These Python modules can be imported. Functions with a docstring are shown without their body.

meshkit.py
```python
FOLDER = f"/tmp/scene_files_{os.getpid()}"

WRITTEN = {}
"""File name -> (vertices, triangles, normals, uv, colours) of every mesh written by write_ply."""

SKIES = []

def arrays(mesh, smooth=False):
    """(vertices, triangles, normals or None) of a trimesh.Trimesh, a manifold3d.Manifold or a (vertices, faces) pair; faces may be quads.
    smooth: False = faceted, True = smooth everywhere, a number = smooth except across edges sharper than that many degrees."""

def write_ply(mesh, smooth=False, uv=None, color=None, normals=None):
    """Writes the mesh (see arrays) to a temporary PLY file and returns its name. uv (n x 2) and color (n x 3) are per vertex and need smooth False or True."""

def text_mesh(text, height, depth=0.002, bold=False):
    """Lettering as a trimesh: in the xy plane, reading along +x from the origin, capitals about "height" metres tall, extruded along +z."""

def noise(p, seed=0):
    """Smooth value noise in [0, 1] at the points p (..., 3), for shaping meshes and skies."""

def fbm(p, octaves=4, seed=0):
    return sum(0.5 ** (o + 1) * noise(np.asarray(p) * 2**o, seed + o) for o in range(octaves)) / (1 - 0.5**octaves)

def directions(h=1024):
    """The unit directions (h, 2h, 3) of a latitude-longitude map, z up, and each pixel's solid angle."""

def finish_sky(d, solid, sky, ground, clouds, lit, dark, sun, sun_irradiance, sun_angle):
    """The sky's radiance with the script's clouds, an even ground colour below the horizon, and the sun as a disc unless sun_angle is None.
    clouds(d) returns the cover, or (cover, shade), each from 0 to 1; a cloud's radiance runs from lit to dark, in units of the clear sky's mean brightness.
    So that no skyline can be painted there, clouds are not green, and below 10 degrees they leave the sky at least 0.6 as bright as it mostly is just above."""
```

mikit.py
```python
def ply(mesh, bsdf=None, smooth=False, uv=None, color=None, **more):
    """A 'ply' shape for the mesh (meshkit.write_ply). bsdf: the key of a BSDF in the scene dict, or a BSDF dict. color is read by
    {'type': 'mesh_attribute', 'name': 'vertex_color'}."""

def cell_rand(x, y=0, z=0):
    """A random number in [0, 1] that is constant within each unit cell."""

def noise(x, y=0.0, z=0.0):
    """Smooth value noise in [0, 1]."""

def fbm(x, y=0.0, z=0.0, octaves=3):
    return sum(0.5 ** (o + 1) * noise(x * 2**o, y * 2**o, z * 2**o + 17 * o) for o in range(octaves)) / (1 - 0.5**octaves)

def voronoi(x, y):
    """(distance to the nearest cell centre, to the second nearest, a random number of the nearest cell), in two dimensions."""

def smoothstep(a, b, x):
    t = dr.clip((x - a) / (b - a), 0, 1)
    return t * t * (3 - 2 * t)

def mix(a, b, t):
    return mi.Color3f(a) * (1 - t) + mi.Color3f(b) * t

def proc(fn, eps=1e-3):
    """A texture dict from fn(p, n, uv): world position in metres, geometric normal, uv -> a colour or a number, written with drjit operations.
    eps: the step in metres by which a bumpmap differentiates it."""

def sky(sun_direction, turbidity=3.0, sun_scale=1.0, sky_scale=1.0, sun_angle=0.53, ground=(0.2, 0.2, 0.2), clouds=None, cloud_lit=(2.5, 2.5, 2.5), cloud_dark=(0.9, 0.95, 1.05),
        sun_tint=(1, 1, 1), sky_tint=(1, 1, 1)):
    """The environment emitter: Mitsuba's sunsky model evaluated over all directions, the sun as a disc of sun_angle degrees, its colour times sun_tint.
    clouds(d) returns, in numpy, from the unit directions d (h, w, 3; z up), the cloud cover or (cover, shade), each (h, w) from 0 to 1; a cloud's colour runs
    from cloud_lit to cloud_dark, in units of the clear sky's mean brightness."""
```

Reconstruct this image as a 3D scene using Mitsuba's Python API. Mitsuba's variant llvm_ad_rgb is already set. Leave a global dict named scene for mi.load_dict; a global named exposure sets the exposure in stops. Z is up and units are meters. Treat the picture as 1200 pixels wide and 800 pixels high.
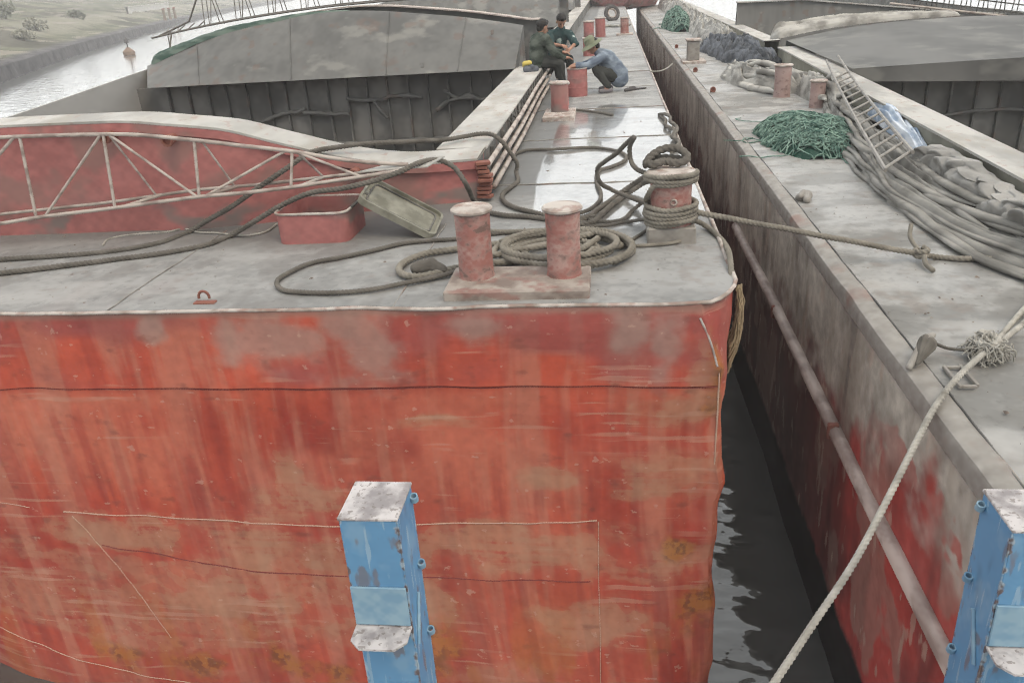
import math, random
import numpy as np, trimesh, manifold3d as m3, drjit as dr, mitsuba as mi, mikit, meshkit
from mikit import proc, noise, fbm, smoothstep, mix
T = mi.ScalarTransform4f
PI = math.pi
rng = np.random.default_rng(7)
scene = {'type': 'scene'}
labels = {}

# ------------------------------------------------------------ camera, sky, exposure
PITCH, YAW, ROLL, FPX = math.radians(24.168), math.radians(7.884), math.radians(3.818), 947.6
fwd = np.array([-math.sin(YAW)*math.cos(PITCH), math.cos(YAW)*math.cos(PITCH), -math.sin(PITCH)])
rgt = np.array([math.cos(YAW), math.sin(YAW), 0.0]); dwn = np.cross(fwd, rgt)
up = rgt*math.sin(ROLL) - dwn*math.cos(ROLL)
EYE = np.array([0, 0, 2.0])
scene['camera'] = {'type': 'perspective', 'fov_axis': 'x', 'fov': math.degrees(2*math.atan(600/FPX)),
    'near_clip': 0.05, 'far_clip': 6000.0,
    'to_world': T().look_at(origin=EYE.tolist(), target=(EYE+fwd).tolist(), up=up.tolist()),
    }
scene['sky'] = mikit.sky((0.35, -0.45, 0.8), turbidity=3, sun_scale=0.22, sun_angle=35, clouds=lambda d: 1.0,
                         cloud_lit=(2.35, 2.42, 2.45), cloud_dark=(1.2, 1.2, 1.2))
exposure = 2.5

# ------------------------------------------------------------ helpers
def tag(key, label, cat, group=None, kind=None):
    labels[key] = {'label': label, 'category': cat}
    if group: labels[key]['group'] = group
    if kind: labels[key]['kind'] = kind
_used = {}
def num(name):
    k = _used.get(name, 0); _used[name] = k+1
    return name if k == 0 else f'{name}_{k:03d}'
def obj(name, mesh, mat, parent=None, smooth=False):
    key = num((parent + '__' if parent else '') + name)
    scene[key] = mikit.ply(mesh, mat, smooth=smooth)
    return key
def thing(name, label, cat, group=None):
    key = num(name); tag(key, label, cat, group); return key
def structure(name, mesh, mat, smooth=False, kind='structure'):
    key = obj(name, mesh, mat, None, smooth); labels[key] = {'label': STRUCT[name], 'category': name.replace('_', ' '), 'kind': kind}; return key
def join(*ms):
    ms = [m for x in ms for m in (x if isinstance(x, (list, tuple)) else [x])]
    return trimesh.util.concatenate(ms)
def box(a, b, c=0.0):
    a, b = np.minimum(a, b).astype(float), np.maximum(a, b).astype(float)
    if c <= 0:
        m = trimesh.creation.box(extents=b-a); m.apply_translation((a+b)/2); return m
    c = min(c, 0.45*float((b-a).min())); pts = []
    for k in range(3):
        lo, hi = a+c, b-c; lo[k], hi[k] = a[k], b[k]
        pts += [[(lo, hi)[i][0], (lo, hi)[j][1], (lo, hi)[l][2]] for i in (0, 1) for j in (0, 1) for l in (0, 1)]
    return trimesh.convex.convex_hull(np.array(pts))
def move(m, loc=(0, 0, 0), rz=0.0, rx=0.0, ry=0.0):
    M = trimesh.transformations.euler_matrix(math.radians(rx), math.radians(ry), math.radians(rz)); M[:3, 3] = loc
    m = m.copy(); m.apply_transform(M); return m
def spline(p, step):
    p = np.asarray(p, float); q = np.vstack([2*p[0]-p[1], p, 2*p[-1]-p[-2]]); out = []
    for i in range(1, len(q)-2):
        a, b, c, d = q[i-1:i+3]
        n = max(2, int(np.linalg.norm(c-b)/step)); t = np.linspace(0, 1, n, endpoint=False)[:, None]
        # centripetal-like damping keeps uneven points from overshooting
        la, lb, lc = (max(1e-6, np.linalg.norm(v)) for v in (b-a, c-b, d-c))
        m1 = (c-a)/(la+lb)*lb; m2 = (d-b)/(lb+lc)*lb
        out.append((2*t**3-3*t**2+1)*b + (t**3-2*t**2+t)*m1 + (-2*t**3+3*t**2)*c + (t**3-t**2)*m2)
    out.append(p[-1:]); return np.vstack(out)
def frames(p):
    t = np.gradient(p, axis=0); t /= np.linalg.norm(t, axis=1, keepdims=True)+1e-12
    a = np.zeros_like(p); ref = np.array([0, 0, 1.0]) if abs(t[0, 2]) < .9 else np.array([1.0, 0, 0])
    v = np.cross(t[0], ref); a[0] = v/np.linalg.norm(v)
    for i in range(1, len(p)):
        v = a[i-1]-t[i]*np.dot(a[i-1], t[i]); a[i] = v/(np.linalg.norm(v)+1e-12)
    return t, a, np.cross(t, a)
def sweep(p, rad):      # rad: (n, k) radii per point and side
    n, k = rad.shape; t, a, b = frames(p); ang = np.arange(k)*2*PI/k
    v = p[:, None]+rad[:, :, None]*(np.cos(ang)[None, :, None]*a[:, None]+np.sin(ang)[None, :, None]*b[:, None])
    i, j = np.meshgrid(np.arange(n-1), np.arange(k), indexing='ij'); j2 = (j+1) % k
    f = np.stack([i*k+j, i*k+j2, (i+1)*k+j2, (i+1)*k+j], -1).reshape(-1, 4)
    f = np.vstack([f[:, [0, 1, 2]], f[:, [0, 2, 3]]]); V = np.vstack([v.reshape(-1, 3), p[:1], p[-1:]]); c0 = n*k
    cap = [[c0, (q+1) % k, q] for q in range(k)]+[[c0+1, (n-1)*k+q, (n-1)*k+(q+1) % k] for q in range(k)]
    return trimesh.Trimesh(V, np.vstack([f, cap]), process=False)
def tube(p, r, sides=8):
    p = np.asarray(p, float); rr = np.broadcast_to(np.asarray(r, float), (len(p),))
    return sweep(p, np.repeat(rr[:, None], sides, 1))
def bar(a, b, r, sides=8): return tube([a, b], r, sides)
def rope(p, r, pitch=None, step=None, wob=0.0, seed=0):      # three-strand laid rope
    p = spline(p, step or r*.5); s = np.concatenate([[0], np.cumsum(np.linalg.norm(np.diff(p, axis=0), axis=1))])
    if wob:
        q = np.stack([s*2.3, s*0+seed, s*0], -1); p = p+wob*np.stack([meshkit.noise(q+9*k)-.5 for k in range(3)], -1)*2*np.array([1, 1, .35])
    pitch = pitch or r*4.6; k = 12; ang = np.arange(k)*2*PI/k
    rad = r*(.60+.46*np.abs(np.cos(1.5*(ang[None]-2*PI*s[:, None]/pitch)))**.8)
    return sweep(p, rad)
def grid(V, flip=False):
    n, m = V.shape[:2]; i, j = np.meshgrid(np.arange(n-1), np.arange(m-1), indexing='ij')
    f = np.stack([i*m+j, (i+1)*m+j, (i+1)*m+j+1, i*m+j+1], -1).reshape(-1, 4)
    if flip: f = f[:, ::-1]
    return trimesh.Trimesh(V.reshape(-1, 3), np.vstack([f[:, [0, 1, 2]], f[:, [0, 2, 3]]]), process=False)
def ribbon(path, off, thick):       # a plate between the polyline and the polyline + off, thick downwards
    a = np.asarray(path, float); b = a+np.asarray(off, float); d = np.array([0, 0, -thick])
    return grid(np.stack([a, b, b+d, a+d, a], 1))
def lathe(prof, loc, n=28): m = trimesh.creation.revolve(np.array(prof), sections=n); m.apply_translation(loc); return m
def hull(*sph):
    ms = [m3.Manifold.sphere(r, 14).translate(list(map(float, c))) for c, r in sph]
    return m3.Manifold.batch_hull(ms)
def body(bones, length=.03, it=12):
    m = m3.Manifold()
    for b in bones: m = m+hull(*b)
    q = m.refine_to_length(length).to_mesh(); t = trimesh.Trimesh(q.vert_properties[:, :3], q.tri_verts)
    trimesh.smoothing.filter_taubin(t, iterations=it); return t
def fb(p, o=4, seed=0): return meshkit.fbm(np.asarray(p, float), o, seed)

# ------------------------------------------------------------ materials
def mat(name, col, rough=.6, metal=0.0, bump=None, spec=.4, eps=2e-3, **more):
    c = {'type': 'rgb', 'value': list(col)} if isinstance(col, (tuple, list)) else proc(col)
    r = proc(rough) if callable(rough) else float(rough)
    b = {'type': 'principled', 'base_color': c, 'roughness': r, 'metallic': metal, 'specular': spec, **more}
    if bump: b = {'type': 'bumpmap', 'nested_texture': proc(bump[0], eps), 'scale': bump[1], 'bsdf': b}
    scene[name] = {'type': 'twosided', 'bsdf': b}
    return name
def blob(u, z, cx, cz, rx, rz, wob):
    d = dr.sqrt(dr.square((u-cx)/rx)+dr.square((z-cz)/rz))+wob
    return 1-smoothstep(.35, 1.35, d)

TAN = [(-2.88,-2.02,.42,.34),(-3.96,-1.92,.59,.18),(-3.23,-2.55,.7,.24),(-2.19,-2.1,.51,.24),(-.8,-2.0,.85,.22),(-1.74,-2.55,.45,.32),(.42,-2.1,.3,.2),
       (.09,-1.48,.2,.1),(.45,-.82,.3,.14),(.36,-1.33,.42,.2),(-.51,-1.37,.22,.12),(.66,-.6,.2,.32),(-2.5,-1.6,.35,.3),(-.2,-2.7,.5,.2),(-1.35,-.9,.3,.06)]
GREY = [(-1.64,-.34,.3,.3),(-2.36,-.25,.5,.2),(-1.9,-.1,.22,.2),(-.95,-.14,.25,.14),(.1,-.18,.14,.26),(-3.3,-.13,.1,.14),(.3,-.3,.12,.3)]
RUST = [(-2.84,-3.19,.26,.17),(-3.71,-3.2,.24,.11),(-4.45,-3.12,.2,.14),(.43,-1.97,.14,.12),(.7,-.55,.1,.3),(-1.6,-3.0,.2,.3),(-2.5,-3.3,.12,.2),(.55,-2.5,.2,.2)]
def hull_red(p, n, uv):
    u, z = p.x+(p.y-5.0), p.z
    wob = (fbm(u*4.0, z*5.0, 3.0, 4)-.5)*1.9
    big = fbm(u*.55, z*.8, 1.0, 3); streak = fbm(u*7.0, z*.7, 5.0, 4); hor = fbm(u*1.6, z*24.0, 8.0, 3); fine = fbm(u*18, z*18, 2.0, 4)
    tone = fbm(u*2.6, z*2.2, 61.0, 4)
    c = mix((.27, .038, .026), (.44, .077, .042), smoothstep(.3, .7, big*.45+streak*.4+tone*.2))
    salmon = smoothstep(.36, .60, fbm(u*.8, z*1.1, 14.0, 3)*.6+tone*.4)*smoothstep(-.58, -.72, z)*(1-.75*smoothstep(-1.3, -1.75, z))
    c = mix(c, (.455, .130, .080), salmon*.8)
    c = mix(c, (.42, .19, .13), smoothstep(.48, .70, fbm(u*7, z*.7, 71.0, 4))*.45)
    c = mix(c, (.30, .035, .025), smoothstep(.50, .66, fbm(u*5+9, z*.55, 75.0, 4))*.5*smoothstep(-.7, -.9, z))
    c = mix(c, (.17, .026, .026), smoothstep(.52, .74, streak)*.45*smoothstep(-1.0, -1.5, z))
    c = mix(c, (.23, .062, .062), smoothstep(-.64, -.54, z)*.65*smoothstep(.35, .6, fbm(u*1.1, z*2, 31.0, 3)))
    m = mi.Float(0)
    for b in TAN: m = dr.maximum(m, blob(u, z, *b, wob))
    band = smoothstep(.50, .64, fbm(u*.8+3, z*2.2, 21.0, 4))*smoothstep(-1.6, -1.85, z)*.55
    m = dr.maximum(m, band)*smoothstep(.20, .60, hor*.45+fine*.3+tone*.4)
    crisp = smoothstep(.0, .10, m-.42+(fbm(u*9, z*11, 66.0, 4)-.5)*1.5)
    c = mix(c, mix((.37, .21, .125), (.33, .26, .17), tone), m*.38+crisp*.12)
    g = mi.Float(0)
    for b in GREY: g = dr.maximum(g, blob(u, z, *b, wob))
    c = mix(c, (.30, .225, .19), g*.62)
    c = mix(c, (.46, .27, .20), smoothstep(.62, .74, hor)*smoothstep(.50, .68, fbm(u*1.5, z*3, 40.0, 3))*.35)
    c = mix(c, (.14, .050, .038), smoothstep(.66, .90, fbm(u*6, z*10, 44.0, 4))*.45)
    c = mix(c, (.50, .33, .26), smoothstep(.75, .84, fbm(u*14, z*20, 84.0, 4))*.35)
    r = mi.Float(0)
    for b in RUST: r = dr.maximum(r, blob(u, z, *b, wob*1.3))
    c = mix(c, mix((.33, .13, .03), (.13, .06, .022), smoothstep(.4, .65, fine)), r*.75)
    c = mix(c, (.33, .12, .035), smoothstep(.56, .70, fbm(u*3.5, z*1.4, 95.0, 4))*smoothstep(-2.2, -3.1, z)*.45)
    c = mix(c, (.17, .035, .025), smoothstep(-3.0, -3.6, z)*.4)
    c = mix(c, (.24, .15, .12), smoothstep(-.08, -.02, z)*.7)
    c = mix(c, (.075, .058, .052), smoothstep(5.45, 6.2, p.y)*.8)      # sides painted darker to cut red light bouncing onto the right barge
    return c*(.83+.22*fine)
def hull_bump(p, n, uv):
    u = p.x+p.y
    return fbm(u*14, p.z*14, 2.0, 3)*.5+fbm(u*2.0, p.z*40, 6.0, 2)*.3+fbm(u*1.5, p.z*1.5, 9.0, 2)*2.0
mat('m_hull_red', hull_red, rough=lambda p, n, uv: .42+.3*fbm(p.x*6+p.y*6, p.z*6, 1.0, 2), bump=(hull_bump, .006), spec=.4)

def hull_grey(p, n, uv):
    u, z = p.y, p.z
    fine = fbm(u*12, z*12, 2.0, 4); streak = fbm(u*2.4, z*.45, 5.0, 4); big = fbm(u*.8, z*1.2, 3.0, 3); tone = fbm(u*2.2, z*2.6, 33.0, 4)
    c = mix((.28, .262, .228), (.47, .44, .385), smoothstep(.3, .7, big*.4+tone*.4+fine*.2))
    c = mix(c, (.075, .062, .055), smoothstep(.46, .72, streak)*.6)
    c = mix(c, (.33, .30, .25), smoothstep(.60, .70, fbm(u*5, z*.6, 77.0, 3))*.5)
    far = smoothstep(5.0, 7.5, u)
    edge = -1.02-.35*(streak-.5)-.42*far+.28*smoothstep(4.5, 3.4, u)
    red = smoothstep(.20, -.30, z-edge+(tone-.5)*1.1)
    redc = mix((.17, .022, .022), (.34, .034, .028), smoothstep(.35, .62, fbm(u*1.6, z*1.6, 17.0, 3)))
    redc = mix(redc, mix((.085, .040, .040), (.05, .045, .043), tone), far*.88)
    redc = mix(redc, (.06, .024, .024), smoothstep(.48, .66, streak)*.5)
    redc = mix(redc, (.24, .17, .14), smoothstep(.54, .66, fbm(u*3, z*2.0, 57.0, 4))*.5)
    c = mix(c, redc, red*.93)
    c = mix(c, (.34, .04, .03), smoothstep(.58, .66, fbm(u*2.4, z*3.4, 51.0, 4))*smoothstep(5.5, 3.8, u)*(1-red)*.8)
    c = mix(c, (.40, .31, .25), smoothstep(.64, .74, fbm(u*9, z*3.5, 23.0, 4))*.45)
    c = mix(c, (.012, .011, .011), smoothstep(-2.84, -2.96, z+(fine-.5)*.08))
    return c*(.84+.32*fine)
mat('m_hull_grey', hull_grey, rough=.5, bump=(lambda p, n, uv: fbm(p.y*10, p.z*10, 2.0, 3)*.6+fbm(p.y*6, p.z*1.2, 4.0, 2), .006), spec=.4)

def puddle(p):      # standing water on the left walkway and a damp film towards the bow
    w = fbm(p.x*1.1+4, p.y*.55, 3.0, 3)
    reg = smoothstep(6.7, 7.4, p.y+(w-.5)*1.2)*smoothstep(14.6, 11.0, p.y+(w-.5)*5)*smoothstep(-.86, -.66, p.x+(w-.5)*.1)
    return smoothstep(.16, .34, reg*.75+(w-.5)*.55)
def deck_col(p, n, uv):
    big = fbm(p.x*.7, p.y*.7, 1.0, 3); fine = fbm(p.x*14, p.y*14, 2.0, 3); lay = fbm(p.x*2.2, p.y*4.5, 6.0, 4)
    c = mix((.185, .184, .178), (.315, .314, .305), smoothstep(.3, .7, big*.4+lay*.4+fine*.25))
    c = mix(c, (.17, .16, .15), smoothstep(.56, .70, fbm(p.x*3, p.y*3, 11.0, 3))*.55)
    c = mix(c, (.17, .12, .095), smoothstep(.62, .84, fbm(p.x*6, p.y*6, 13.0, 4))*.35)
    c = mix(c, (.10, .097, .092), smoothstep(.60, .85, fbm(p.x*22, p.y*22, 19.0, 3))*.28)
    c = mix(c, (.40, .395, .38), smoothstep(.56, .78, fbm(p.x*1.7, p.y*3.4, 29.0, 4))*.4)
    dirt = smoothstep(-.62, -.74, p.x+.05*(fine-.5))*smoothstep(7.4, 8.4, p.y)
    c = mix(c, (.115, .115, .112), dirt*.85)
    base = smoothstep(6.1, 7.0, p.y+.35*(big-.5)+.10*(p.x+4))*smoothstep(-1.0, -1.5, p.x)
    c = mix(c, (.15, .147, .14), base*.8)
    c = mix(c*.74, c*.84, puddle(p))
    return c
def deck_rough(p, n, uv): return .62-.59*puddle(p)
def deck_bump(p, n, uv):
    return (fbm(p.x*12, p.y*12, 2.0, 3)+.8*fbm(p.x*4, p.y*6, 7.0, 2))*(1-.97*puddle(p))
mat('m_deck', deck_col, rough=deck_rough, bump=(deck_bump, .006), spec=1.0)
scene['m_deck'] = {'type': 'twosided', 'bsdf': {'type': 'blendbsdf', 'weight': proc(lambda p, n, uv: puddle(p)*.30), 'a': scene['m_deck']['bsdf'], 'b': {'type': 'roughconductor', 'material': 'none', 'alpha': .035}}}
def deck2_col(p, n, uv):
    big = fbm(p.x*.8, p.y*.8, 1.0, 3); fine = fbm(p.x*15, p.y*15, 2.0, 3); lay = fbm(p.x*3.0, p.y*6, 6.0, 3)
    c = mix((.175, .172, .163), (.31, .306, .295), smoothstep(.3, .7, big*.45+lay*.35+fine*.25))
    c = mix(c, (.15, .145, .135), smoothstep(.52, .66, fbm(p.x*1.6, p.y*2.2, 11.0, 4))*.65)
    c = mix(c, (.17, .13, .105), smoothstep(.58, .8, fbm(p.x*6, p.y*6, 13.0, 4))*.35)
    c = mix(c, (.10, .095, .088), smoothstep(.60, .85, fbm(p.x*22, p.y*22, 19.0, 3))*.28)
    c = mix(c, (.40, .39, .37), smoothstep(.56, .78, fbm(p.x*2, p.y*3.4, 29.0, 4))*.4)
    return c*.92
mat('m_deck2', deck2_col, rough=lambda p, n, uv: .35+.4*smoothstep(.35, .6, fbm(p.x*1.2, p.y*1.2, 22.0, 3)), bump=(lambda p, n, uv: fbm(p.x*12, p.y*12, 2.0, 3)+fbm(p.x*4, p.y*4, 5.0, 2), .007), spec=.45)
def gun_col(p, n, uv):
    fine = fbm(p.x*14, p.y*14, p.z*14, 3)
    c = mix((.16, .145, .13), (.30, .285, .26), fine)
    return mix(c, (.19, .075, .05), smoothstep(.56, .8, fbm(p.x*3, p.y*3, p.z*3, 4))*.5)
mat('m_gunwale', gun_col, rough=.55, bump=(lambda p, n, uv: fbm(p.x*14, p.y*14, p.z*14, 3), .008))
def red_col(p, n, uv):
    big = fbm(p.x*1.2, p.y*1.2, p.z*1.6, 3); fine = fbm(p.x*15, p.y*15, p.z*15, 3)
    c = mix((.27, .10, .094), (.38, .145, .135), smoothstep(.3, .7, big*.6+fine*.4))
    c = mix(c, (.22, .13, .115), smoothstep(.52, .68, fbm(p.x*2.5, p.y*2.5, p.z*2.5, 4))*.7)
    return mix(c, (.16, .145, .135), smoothstep(.55, .68, fbm(p.x*1.8, p.y*1.8, p.z*3+7, 4))*smoothstep(.45, .1, p.z)*.85)
mat('m_red', red_col, rough=.55, bump=(lambda p, n, uv: fbm(p.x*10, p.y*10, p.z*10, 3), .005))
def bollard_col(p, n, uv):
    big = fbm(p.x*5, p.y*5, p.z*5, 3); fine = fbm(p.x*30, p.y*30, p.z*30, 3)
    c = mix((.27, .115, .098), (.36, .235, .21), smoothstep(.35, .65, big*.5+fine*.5))
    return mix(c, (.085, .055, .045), smoothstep(.47, .72, fine*.5+fbm(p.x*9, p.y*9, p.z*14, 4)*.5)*.75)
mat('m_bollard', bollard_col, rough=.65, bump=(lambda p, n, uv: fbm(p.x*35, p.y*35, p.z*35, 3), .006))
mat('m_bollard_pale', lambda p, n, uv: mix(mix((.26, .165, .15), (.37, .28, .26), fbm(p.x*8, p.y*8, p.z*8, 4)), (.12, .085, .075), smoothstep(.55, .75, fbm(p.x*14, p.y*14, p.z*20, 4))*.6), rough=.65)
def dust_col(p, n, uv):
    c = mix((.23, .19, .165), (.41, .375, .345), smoothstep(.3, .65, fbm(p.x*9, p.y*9, p.z*9, 4)))
    return mix(c, (.22, .12, .095), smoothstep(.5, .75, fbm(p.x*16, p.y*16, p.z*16, 4))*.6)
mat('m_dusty', dust_col, rough=.75, bump=(lambda p, n, uv: fbm(p.x*30, p.y*30, p.z*30, 3), .005))
def cream_col(p, n, uv):
    c = mix((.25, .244, .228), (.37, .362, .34), smoothstep(.3, .65, fbm(p.x*3, p.y*1.2, p.z*3, 4)))
    c = mix(c, (.27, .25, .215), smoothstep(.50, .72, fbm(p.x*5, p.y*2, p.z*5, 4))*.6)
    return mix(c, (.27, .13, .10), smoothstep(.64, .78, fbm(p.x*14, p.y*10, p.z*14, 3))*.35)
mat('m_cream', cream_col, rough=.6, bump=(lambda p, n, uv: fbm(p.x*16, p.y*16, p.z*16, 3), .004))
def steel_col(p, n, uv):
    big = fbm(p.x*.7, p.y*.7, p.z*.9, 3); st = fbm(p.x*5, p.y*5, p.z*.6, 3)
    c = mix((.088, .088, .085), (.14, .139, .133), smoothstep(.3, .7, big*.6+st*.4))
    c = mix(c, (.24, .235, .215), smoothstep(.58, .72, fbm(p.x*1.6, p.y*1.6, p.z*2.4, 4))*.5)
    return mix(c, (.13, .08, .06), smoothstep(.6, .72, fbm(p.x*4, p.y*4, p.z*3, 3))*.4)
mat('m_steel', steel_col, rough=.6, bump=(lambda p, n, uv: fbm(p.x*8, p.y*8, p.z*8, 3), .006), spec=.35)
mat('m_steel_dark', lambda p, n, uv: mix(mix((.07, .07, .068), (.115, .114, .11), smoothstep(.3, .7, fbm(p.x*.7, p.y*.5, p.z, 4))), (.17, .168, .155), smoothstep(.5, .7, fbm(p.x*1.3, p.y*1.0, p.z*2+4, 4))*.6), rough=.6, spec=.3)
mat('m_wall_hold', lambda p, n, uv: mix((.10, .099, .095), (.20, .195, .185), smoothstep(.3, .7, fbm(p.x*2, p.y*2, p.z*1.5, 4))), rough=.75, bump=(lambda p, n, uv: fbm(p.x*9, p.y*9, p.z*9, 3), .01), spec=.25)
mat('m_rail', lambda p, n, uv: mix((.24, .185, .165), (.46, .385, .345), smoothstep(.3, .65, fbm(p.x*4, p.y*4, p.z*9, 4))), rough=.55)
mat('m_hold', lambda p, n, uv: mix((.065, .064, .061), (.15, .145, .135), smoothstep(.35, .7, fbm(p.x*3, p.y*3, p.z*1.5, 4))), rough=.75, bump=(lambda p, n, uv: fbm(p.x*9, p.y*9, p.z*9, 3), .01), spec=.25)
mat('m_rust', lambda p, n, uv: mix((.12, .04, .03), (.27, .12, .09), fbm(p.x*14, p.y*14, p.z*14, 3)), rough=.8)
mat('m_lattice', (.13, .12, .11), rough=.7)
mat('m_tarp_mid', lambda p, n, uv: mix((.15, .145, .135), (.30, .292, .275), smoothstep(.25, .7, fbm(p.x*3, p.y*3, p.z*3, 4))), rough=.6, spec=.35)
mat('m_pipe', lambda p, n, uv: mix((.22, .175, .155), (.39, .345, .31), smoothstep(.3, .6, fbm(p.x*7, p.y*7, p.z*12, 4))), rough=.55)
mat('m_rope_dark', lambda p, n, uv: mix((.06, .055, .048), (.165, .152, .135), fbm(p.x*9, p.y*9, p.z*9, 3)), rough=.9, spec=.2, bump=(lambda p, n, uv: fbm(p.x*90, p.y*90, p.z*90, 2), .003))
mat('m_rope_grey', lambda p, n, uv: mix((.105, .096, .08), (.27, .25, .215), fbm(p.x*11, p.y*11, p.z*11, 3)), rough=.9, spec=.2, bump=(lambda p, n, uv: fbm(p.x*90, p.y*90, p.z*90, 2), .003))
mat('m_rope_pale', lambda p, n, uv: mix((.14, .132, .115), (.47, .455, .415), fbm(p.x*14, p.y*14, p.z*14, 3)), rough=.9, spec=.2)
mat('m_net_green', lambda p, n, uv: mix((.035, .085, .068), (.20, .30, .25), smoothstep(.25, .75, fbm(p.x*16, p.y*16, p.z*16, 3))), rough=.7, spec=.3)
mat('m_tarp_grey', lambda p, n, uv: mix((.10, .095, .085), (.235, .228, .21), smoothstep(.25, .7, fbm(p.x*3, p.y*3, p.z*3, 4))), rough=.65, bump=(lambda p, n, uv: fbm(p.x*22, p.y*22, p.z*22, 3), .004), spec=.35)
mat('m_tarp_pale', lambda p, n, uv: mix((.17, .162, .148), (.40, .39, .36), smoothstep(.25, .7, fbm(p.x*4, p.y*4, p.z*4, 4))), rough=.65, spec=.35)
mat('m_tarp_blue', lambda p, n, uv: mix((.24, .32, .43), (.60, .64, .69), smoothstep(.35, .65, fbm(p.x*5, p.y*3, p.z*5, 3))), rough=.5)
mat('m_bag_dark', lambda p, n, uv: mix((.03, .034, .041), (.105, .115, .135), smoothstep(.3, .7, fbm(p.x*5, p.y*5, p.z*5, 3))), rough=.6)
mat('m_tarp_green', lambda p, n, uv: mix((.03, .065, .05), (.12, .16, .135), smoothstep(.3, .7, fbm(p.x*3, p.y*9, p.z*9, 3))), rough=.6)
def blue_col(p, n, uv):
    c = mix((.085, .205, .355), (.12, .27, .44), fbm(p.x*3, p.y*3, p.z*2, 3))
    c = mix(c, (.20, .32, .43), smoothstep(.52, .74, fbm(p.x*9, p.y*9, p.z*6, 4))*.5)
    e = mi.Float(9)
    for k in (-1.19, -.93, 1.535, 1.80): e = dr.minimum(e, dr.abs(p.x-k))
    e = dr.maximum(e, dr.minimum(dr.abs(p.y-2.755), dr.abs(p.y-3.03)))
    chip = smoothstep(.016, .004, e+(fbm(p.x*22, p.y*22, p.z*22, 4)-.45)*.06)
    c = mix(c, mix((.30, .36, .40), (.12, .07, .05), smoothstep(.4, .6, fbm(p.x*30, p.y*30, p.z*22, 3))), chip*.85)
    c = mix(c, (.15, .10, .075), smoothstep(.64, .74, fbm(p.x*16, p.y*16, p.z*5, 4))*.6)
    c = mix(c, (.05, .06, .07), smoothstep(.60, .85, fbm(p.x*7, p.y*7, p.z*2.2+5, 4))*.4)
    return mix(c, (.30, .40, .47), smoothstep(.62, .68, fbm(p.x*50, p.y*50, p.z*4, 3))*.5)
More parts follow.
